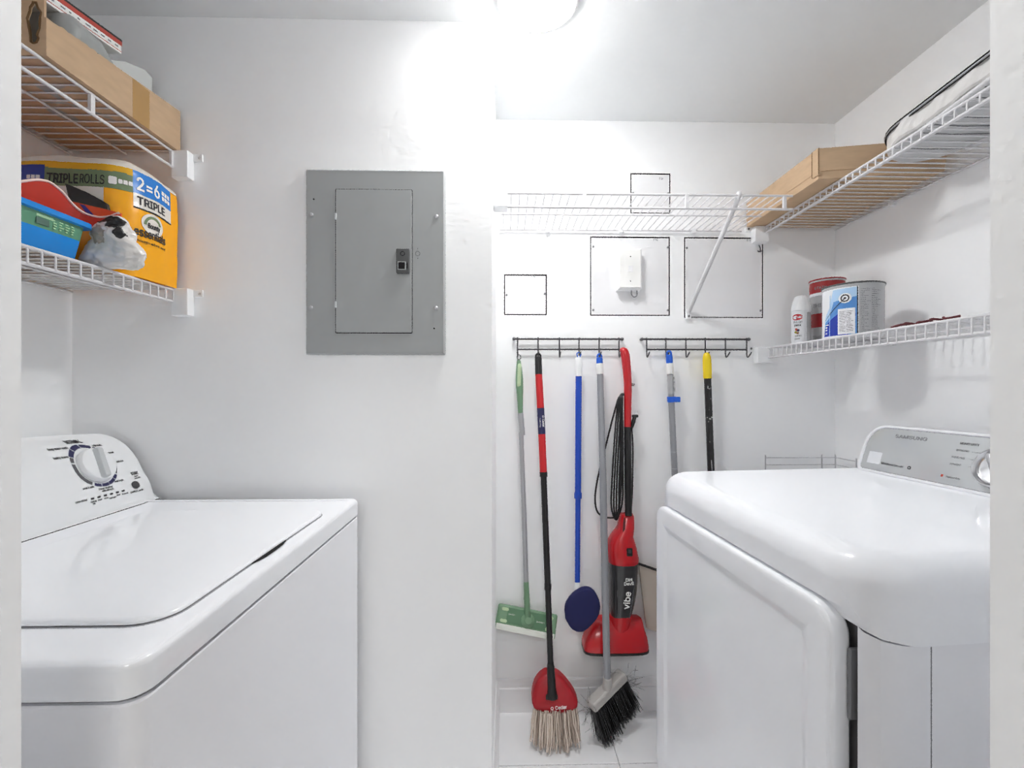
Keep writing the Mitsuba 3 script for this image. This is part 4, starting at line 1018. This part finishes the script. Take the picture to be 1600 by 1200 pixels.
tb = thing('plastic_bin', 'green translucent plastic bin with a blue rim and blue base above the washer', 'bin')
bx0, bx1, by0, by1 = -1.135, -0.885, 0.60, 0.980
cxy = ((bx0 + bx1) / 2, (by0 + by1) / 2)
bl = lambda k, z: np.column_stack([rrect(bx1 - bx0 - 2 * k, by1 - by0 - 2 * k, 0.02, 6) + cxy, np.full(24, z)])
part(tb, 'base', skin([bl(0.020, ZL0), bl(0.016, ZL0 + 0.004), bl(0.010, 1.497)]), SKY, 40, label='bright blue base')
part(tb, 'body', skin([bl(0.0105, 1.494), bl(0.006, 1.527)]), TEAL, 40)
part(tb, 'rim', skin([bl(0.004, 1.526), bl(-0.003, 1.527), bl(-0.003, 1.537), bl(0.004, 1.539), bl(0.008, 1.532)]), SKY, 40, label='blue rim')
part(tb, 'print', cat([box(bx1 - 0.0085, bx1 - 0.0065, 0.868, 0.892, 1.503, 1.515)]), TEALD)
part(tb, 'small_print', cat([box(bx1 - 0.0085, bx1 - 0.0062, y, y + rng.uniform(0.003, 0.009), z, z + 0.0022) for z in (1.503, 1.508, 1.513, 1.518) for y in np.arange(0.90, 0.945, 0.012)] + [box(bx1 - 0.0085, bx1 - 0.0062, 0.868, 0.90, 1.517, 1.522)]), TEALL, kind='stuff')

rt = thing('red_tray', 'red plastic tray with a pale wavy rim stacked on the green bin', 'tray')
rim_c = spline([(-0.945, 0.62, 1.570), (-0.945, 0.80, 1.574), (-0.945, 0.875, 1.583), (-0.945, 0.893, 1.591), (-0.945, 0.918, 1.606), (-0.945, 0.943, 1.614), (-0.945, 0.962, 1.610), (-0.944, 0.976, 1.602), (-0.942, 0.988, 1.590), (-0.937, 0.998, 1.580), (-0.927, 1.006, 1.572), (-0.905, 1.012, 1.567), (-0.882, 1.014, 1.570), (-0.862, 1.014, 1.578)], 4)
low_c = rim_c + np.column_stack([-0.012 + 0 * rim_c[:, 0], -0.004 + 0 * rim_c[:, 0], 0 * rim_c[:, 0]])
low_c[:, 2] = 1.5405
side = np.array([-0.0022, -0.0016, 0])
part(rt, 'shell', skin([np.array([low_c[i], rim_c[i], rim_c[i] + side, low_c[i] + side]) for i in range(len(rim_c))]), TRAYRED, 40)
part(rt, 'bottom', box(-1.13, -0.957, 0.62, 0.985, 1.5400, 1.5425), TRAYRED)
part(rt, 'rim', tube(rim_c + (0, 0, 0.0008), 0.0026, 8), TRAYRIM, True, label='pale rim')
ys_ = lambda q, y, t: put(prism(np.array(q), t), frame((0, y, 0), (1, 0, 0), (0, 0, 1)))
part(rt, 'orange_insert', ys_([(-0.949, 1.574), (-0.918, 1.564), (-0.863, 1.572), (-0.863, 1.580), (-0.897, 1.589), (-0.972, 1.606)], 1.0225, 0.003), ORANGE, label='orange inner side')
part(rt, 'stripe', ys_([(-0.929, 1.568), (-0.914, 1.567), (-0.942, 1.597), (-0.953, 1.600)], 1.0193, 0.0006), VIOLET, label='violet stripe')
bk = np.array([(-0.990, 1.648), (-0.982, 1.615), (-0.967, 1.600), (-0.93, 1.590), (-0.904, 1.583), (-0.897, 1.590), (-0.900, 1.604), (-0.920, 1.616), (-0.946, 1.630), (-0.970, 1.640)])
single('black_sole', 'flat black pointed piece leaning between the red tray and the towel pack', 'plastic piece', ys_(bk, 1.033, 0.008), BLACK)
# puffy white bag with a black and white print
wb = thing('puffy_bag', 'puffy clear and white plastic bag with a dark print beside the towel pack', 'bag')
bm = trimesh.creation.icosphere(subdivisions=5)
v = np.array(bm.vertices)
v = np.sign(v) * np.abs(v) ** 0.85
v = v * (0.044, 0.026, 0.056) + (-0.866, 1.004, 1.506)
v[:, 0] = -0.866 + (v[:, 0] + 0.866) * (1 + np.clip((1.515 - v[:, 2]) / 0.06, 0, 1) * 1.1) + np.clip((1.515 - v[:, 2]) / 0.06, 0, 1) * 0.004
v += (meshkit.fbm(v * 34, 4)[:, None] - 0.5) * 0.026 * np.array(bm.vertices)
v[:, 2] = np.maximum(v[:, 2], ZL0 + 0.001)
v[:, 1] = np.clip(v[:, 1], 0.976, 1.0325)
bag = tm(v, bm.faces)
part(wb, 'film', bag, mat('bag_film', '#d9d6d2', 0.18), True)
nrm = bag.vertex_normals
def bag_patch(c, r, seed, thr=0.5, off=0.0010):
    d = np.linalg.norm((v - np.array(c)) / np.array(r), axis=1) + (meshkit.fbm(v * 90, 3, seed) - 0.5) * 0.9
    keep = (d[np.array(bm.faces)] < 1).all(1) & (nrm[np.array(bm.faces)][:, :, 1].mean(1) < 0.2)
    return tm(v + nrm * off, np.array(bm.faces)[keep])
part(wb, 'black_print', bag_patch((-0.876, 0.985, 1.556), (0.024, 0.05, 0.008), 1), BLACK, True, label='black printed patch')
part(wb, 'black_print', bag_patch((-0.849, 0.985, 1.546), (0.016, 0.05, 0.014), 2), BLACK, True, label='black printed patch')
part(wb, 'black_print', bag_patch((-0.838, 0.985, 1.524), (0.008, 0.05, 0.014), 4), BLACK, True, label='black printed patch')
part(wb, 'grey_print', bag_patch((-0.880, 0.985, 1.520), (0.018, 0.05, 0.022), 3, off=0.0007), FURGREY, True, label='grey printed patch')
# sheets lying flat on the lower shelf
sheet = box(-1.140, -0.888, 0.43, 1.036, ZL0 - 0.0016, ZL0 - 0.0002)
single('cardboard_sheet', 'pale worn cardboard sheet lying flat on the lower shelf above the washer', 'sheet', sheet, mat('worn_sheet', mikit.proc(lambda p, n, uv: mix((0.42, 0.36, 0.30), (0.16, 0.10, 0.07), mikit.smoothstep(0.55, 0.75, fbm(p.x * 9, p.y * 30, 3.0, 3)))), 0.9))

# ------------------------------------------------------------------ things on the upper right shelf
ZR1, ZR0 = 1.7850, 1.3398
fb = thing('cardboard_box', 'flat brown cardboard box overhanging the corner of the shelf high above the dryer', 'box')
fx0, fx1, fy0, fy1, fz1 = 0.885, 1.200, 1.235, 1.640, 1.872
fbl = lambda k, z: np.array([(fx0 + k, fy0 + 0.022 + k, z), (fx1 - k, fy0 - 0.035 + k, z), (fx1 - k, fy1 - k, z), (fx0 + k, fy1 - k, z)])
part(fb, 'tray', skin([fbl(0.0015, ZR1), fbl(0.0015, fz1 - 0.002)]), CARD)
part(fb, 'lid', skin([fbl(0.0, ZR1 + 0.022), fbl(0.0, fz1), fbl(0.002, fz1 + 0.001)]), CARD)
part(fb, 'corner_flap', box(fx0 - 0.0015, fx0 + 0.004, fy0 + 0.0205, fy0 + 0.045, ZR1 + 0.010, fz1 + 0.0005), CARD)
part(fb, 'flap_edge', cat(rod((fx0 + 0.0005, fy0 + 0.021, ZR1 + 0.012), (fx0 + 0.0005, fy0 + 0.021, fz1), 0.0012, 6), rod((fx0 - 0.002, fy0 + 0.045, ZR1 + 0.012), (fx0 - 0.002, fy0 + 0.045, fz1), 0.0008, 6)), CARDIN)

ib = thing('ironing_board', 'folded ironing board with a silver-grey padded cover lying on the shelf above the dryer', 'ironing board')
def bo(k, z, x0=0.985, x1=1.195, yf=1.208):
    """outline with a rounded far nose"""
    c = [(x0 + k, y) for y in np.linspace(0.43, yf - 0.10, 60)]
    for a in np.linspace(0, PI, 15):
        c.append(((x0 + x1) / 2 - ((x1 - x0) / 2 - k) * math.cos(a), yf - 0.10 + (0.10 - k) * math.sin(a)))
    c += [(x1 - k, y) for y in np.linspace(yf - 0.10, 0.43, 12)]
    c = np.array(c)
    return np.column_stack([c, np.full(len(c), z)])[::-1]
def lift(m):                                            # the board leans on the box: its near end is lifted
    return bend(m, lambda v: np.column_stack([v[:, 0], v[:, 1], v[:, 2] + (1.208 - v[:, 1]) * 0.075]))
cv = skin([bo(0.006, 1.806), bo(0, 1.812), bo(0.0, 1.832), bo(0.0, 1.846), bo(0.004, 1.851), bo(0.02, 1.853)])
cv = cv.subdivide().subdivide()
cv = bend(cv, lambda v: v + np.column_stack([-(meshkit.fbm(np.column_stack([v[:, 1] * 26 + v[:, 2] * 14, v[:, 2] * 10, v[:, 0] * 4]), 3) - 0.5) * 0.018, 0 * v[:, 0], 0 * v[:, 0]]))
part(ib, 'cover', lift(cv), FABRIC, 60)
rimp = bo(-0.002, 1.852)
part(ib, 'frame_rim', lift(cat(tube(rimp, 0.0024, 8), tube(bo(-0.002, 1.844), 0.0016, 8))), DARK, True, label='dark piping along the rim')
part(ib, 'hem', lift(tube(bo(-0.003, 1.848), 0.0018, 8)), ALU, True)
part(ib, 'leg', cat(rod((0.985, 1.06, 1.800), (0.978, 0.44, 1.868), 0.006, 10)), WIRE, True, label='white tubular leg')
part(ib, 'leg', cat(rod((1.155, 1.10, 1.7905), (1.165, 0.44, 1.800), 0.006, 10)), WIRE, True)
part(ib, 'mesh_base', lift(skin([bo(0.012, 1.803), bo(0.010, 1.8065)])), MESHGREY, label='grey mesh underside')
part(ib, 'brace_rod', lift(cat([tube([(0.99, y, 1.8015), (1.09, y + 0.004, 1.8010), (1.19, y, 1.8015)], 0.0009, 6) for y in np.arange(0.50, 1.16, 0.030)])), INKGREY, True)

# ------------------------------------------------------------------ paint cans on the lower right shelf
def cyl_print(cx_, cy_, r):
    f0 = math.atan2(-cy_, -cx_)                         # towards the doorway
    def fn(v):
        v = np.array(v)
        a = f0 + v[:, 0] / r
        q = r + v[:, 2]
        return np.column_stack([cx_ + q * np.cos(a), cy_ + q * np.sin(a), v[:, 1]])
    return fn


sc = thing('spray_can', 'white spray paint can with a domed cap and red oval logo on the shelf', 'spray can')
c_, r_ = (1.017, 1.530), 0.0290
part(sc, 'can', lathe([(r_ - 0.002, ZR0), (r_, ZR0 + 0.003), (r_, 1.452), (r_ - 0.002, 1.456)], 36, (*c_, 0)), CANWHITE, 40)
part(sc, 'cap', lathe([(r_ + 0.001, 1.455), (r_ + 0.001, 1.462), (r_ - 0.003, 1.485), (r_ - 0.008, 1.500), (r_ - 0.011, 1.506), (r_ - 0.016, 1.5085), (0.001, 1.509)], 36, (*c_, 0)), PLASTIC, 40, label='white domed cap')
fn = cyl_print(*c_, r_)
pt = lambda u0, u1, z0, z1, o=0.0004: grid_patch(u0, u1, z0, z1, 12, 3, lambda q: fn(q + (0, 0, o)))
part(sc, 'grey_print', pt(0.018, 0.042, 1.345, 1.448), CANGREY, True)
part(sc, 'logo', bend(shift(prism([(0.017 * math.cos(a), 0.0105 * math.sin(a)) for a in np.linspace(0, 2 * PI, 28, endpoint=False)], 0.0003).subdivide(), -0.012, 1.432, 0.0004), fn), LOGORED, label='red oval logo')
part(sc, 'lettering', cat([bend(shift(txt(s_, h, 0.0003, b_), u, z, 0.0009 if s_ == 'KRYLON' else 0.0005), fn) for s_, h, b_, u, z in (('KRYLON', 0.0065, True, -0.012, 1.4290),)]), CANWHITE, kind='stuff')
part(sc, 'print', cat([bend(shift(txt(s_, h, 0.0003, b_), u, z, 0.0005), fn) for s_, h, b_, u, z in (('COLOR', 0.006, False, -0.010, 1.412), ('MAX', 0.007, True, -0.010, 1.401), ('primer', 0.005, False, -0.008, 1.366), ('gloss', 0.005, False, -0.012, 1.356))]), INK, kind='stuff')
for u, z, b_ in ((-0.014, 1.390, BOXRED), (-0.008, 1.387, NAVY), (-0.016, 1.381, OLIVE), (-0.010, 1.378, MUG)):
    part(sc, 'colour_dot', bend(shift(prism([(0.0042 * math.cos(a), 0.0042 * math.sin(a)) for a in np.linspace(0, 2 * PI, 14, endpoint=False)], 0.0003), u, z, 0.0005), fn), b_)

rc = thing('paint_can', 'red and grey paint can standing behind the spray can and the blue can', 'paint can')
c_, r_ = (1.125, 1.553), 0.052
part(rc, 'can', lathe([(r_ - 0.003, ZR0), (r_, ZR0 + 0.003), (r_, 1.558), (r_ + 0.002, 1.561), (r_ + 0.002, 1.566), (r_ - 0.004, 1.566), (r_ - 0.006, 1.560), (0.001, 1.560)], 44, (*c_, 0)), CANGREY, 40)
fn = cyl_print(*c_, r_)
pt = lambda u0, u1, z0, z1, o=0.0004, n=20: grid_patch(u0, u1, z0, z1, n, 3, lambda q: fn(q + (0, 0, o)))
part(rc, 'red_band', pt(-0.09, 0.09, 1.520, 1.558), CANRED, True, label='red band')
part(rc, 'red_band', pt(-0.09, 0.09, 1.400, 1.448), CANRED, True, label='red band')
part(rc, 'white_band', pt(-0.09, 0.09, 1.510, 1.520), CANWHITE, True)
part(rc, 'rim', shift(tube([((r_ + 0.001) * math.cos(a), (r_ + 0.001) * math.sin(a), 0) for a in np.linspace(0, 2 * PI, 44, endpoint=False)], 0.0026, 8, closed=True), *c_, 1.5655), CANRED, True, label='dark red rim')
part(rc, 'lettering', cat([bend(shift(txt(s_, h, 0.0003, True).subdivide(), u, z, 0.0007), fn) for s_, h, u, z in (('THIN', 0.012, -0.025, 1.470), ('STAIN', 0.009, -0.02, 1.532), ('THIN', 0.012, -0.025, 1.358))]), INKGREY, kind='stuff')

bcn = thing('paint_can', 'large blue and white paint can with a grey text panel, nearest can on the shelf', 'paint can')
c_, r_ = (1.046, 1.335), 0.0760
part(bcn, 'can', lathe([(r_ - 0.003, ZR0), (r_, ZR0 + 0.003), (r_, 1.486), (r_ + 0.002, 1.489), (r_ + 0.002, 1.495), (r_ - 0.005, 1.495), (r_ - 0.008, 1.488), (0.001, 1.488)], 56, (*c_, 0)), CANGREY, 40)
fn = cyl_print(*c_, r_)
pt = lambda u0, u1, z0, z1, o=0.0004, n=30: grid_patch(u0, u1, z0, z1, n, 4, lambda q: fn(q + (0, 0, o)))
sl = lambda poly, o=0.0006: bend(shift(prism(poly, 0.0002).subdivide().subdivide().subdivide(), 0, 0, o), fn)
part(bcn, 'white_label', pt(-0.13, 0.014, 1.342, 1.484), CANWHITE, True)
part(bcn, 'pale_blue_label', sl([(-0.085, 1.345), (0.010, 1.345), (0.010, 1.482), (-0.050, 1.480), (-0.062, 1.43), (-0.080, 1.40)], 0.0006), CANPALE, False)
part(bcn, 'mid_blue_label', sl([(-0.085, 1.345), (0.010, 1.345), (0.010, 1.455), (-0.048, 1.445), (-0.062, 1.40), (-0.080, 1.385)], 0.0008), CANMID, False)
part(bcn, 'blue_label', sl([(-0.085, 1.345), (-0.042, 1.345), (-0.010, 1.345), (0.009, 1.405), (-0.030, 1.412), (-0.062, 1.39), (-0.080, 1.372)], 0.0010), CANBLUE, False, label='deep blue label area')
part(bcn, 'white_stripe', sl([(-0.062, 1.345), (-0.060, 1.345), (-0.058, 1.468), (-0.060, 1.468)], 0.0012), CANPALE)
part(bcn, 'info_panel', pt(-0.036, 0.006, 1.347, 1.422, 0.0014, 10), CANWHITE, True, label='white information panel')
part(bcn, 'seam', pt(0.010, 0.0125, 1.342, 1.484, 0.0008, 2), INK, True)
part(bcn, 'emblem', cat(bend(shift(prism([(0.0160 * math.cos(a), 0.0145 * math.sin(a)) for a in np.linspace(0, 2 * PI, 30, endpoint=False)], 0.0003).subdivide(), -0.018, 1.452, 0.0012), fn)), CANWHITE, label='round white emblem')
part(bcn, 'emblem_ring', cat(bend(shift(trimesh.creation.annulus(0.0078, 0.0108, 0.0003), -0.018, 1.452, 0.0018), fn), bend(shift(trimesh.creation.annulus(0.0002, 0.0030, 0.0003), -0.018, 1.452, 0.0018), fn), sl([(-0.078, 1.392), (-0.077, 1.394), (-0.018, 1.453), (-0.017, 1.451)], 0.0020)), INK)
part(bcn, 'small_print', cat([pt(u, u + w_, z, z + 0.0014, 0.0018, 3) for z in np.arange(1.355, 1.415, 0.0048) for u, w_ in ((-0.032, rng.uniform(0.012, 0.018)), (-0.014, rng.uniform(0.008, 0.016)))] + [pt(u, u + rng.uniform(0.008, 0.03), z, z + 0.0012, 0.0006, 3) for z in np.arange(1.350, 1.478, 0.0052) for u in (0.018, 0.046)]), INKGREY, True, kind='stuff', label='fine grey print')
part(bcn, 'logo_print', cat([pt(-0.078, -0.070, z, z + 0.004, 0.0014, 3) for z in (1.352, 1.362, 1.370)] + [pt(-0.078, -0.064, 1.378, 1.381, 0.0014, 3)]), CANWHITE, True, kind='stuff')
part(bcn, 'rim', shift(tube([((r_ + 0.001) * math.cos(a), (r_ + 0.001) * math.sin(a), 0) for a in np.linspace(0, 2 * PI, 52, endpoint=False)], 0.0028, 8, closed=True), *c_, 1.4945), LATCHGREY, True, label='dark metal rim')

rs = spline([(0.985 + 0.012 * math.sin(k * 2.2), 1.130 - k * 0.011, ZR0 + 0.0045 + 0.004 * (k % 2)) for k in range(16)], 5)
single('red_string', 'thin dark red string lying in a tangle on the paint can shelf', 'string', cat(tube(rs, 0.0028, 6), tube(spline([(1.0, 1.12, ZR0 + 0.003), (1.03, 1.05, ZR0 + 0.006), (1.07, 0.98, ZR0 + 0.003), (1.10, 0.93, ZR0 + 0.003)], 6), 0.0024, 6)), MAROON, True)
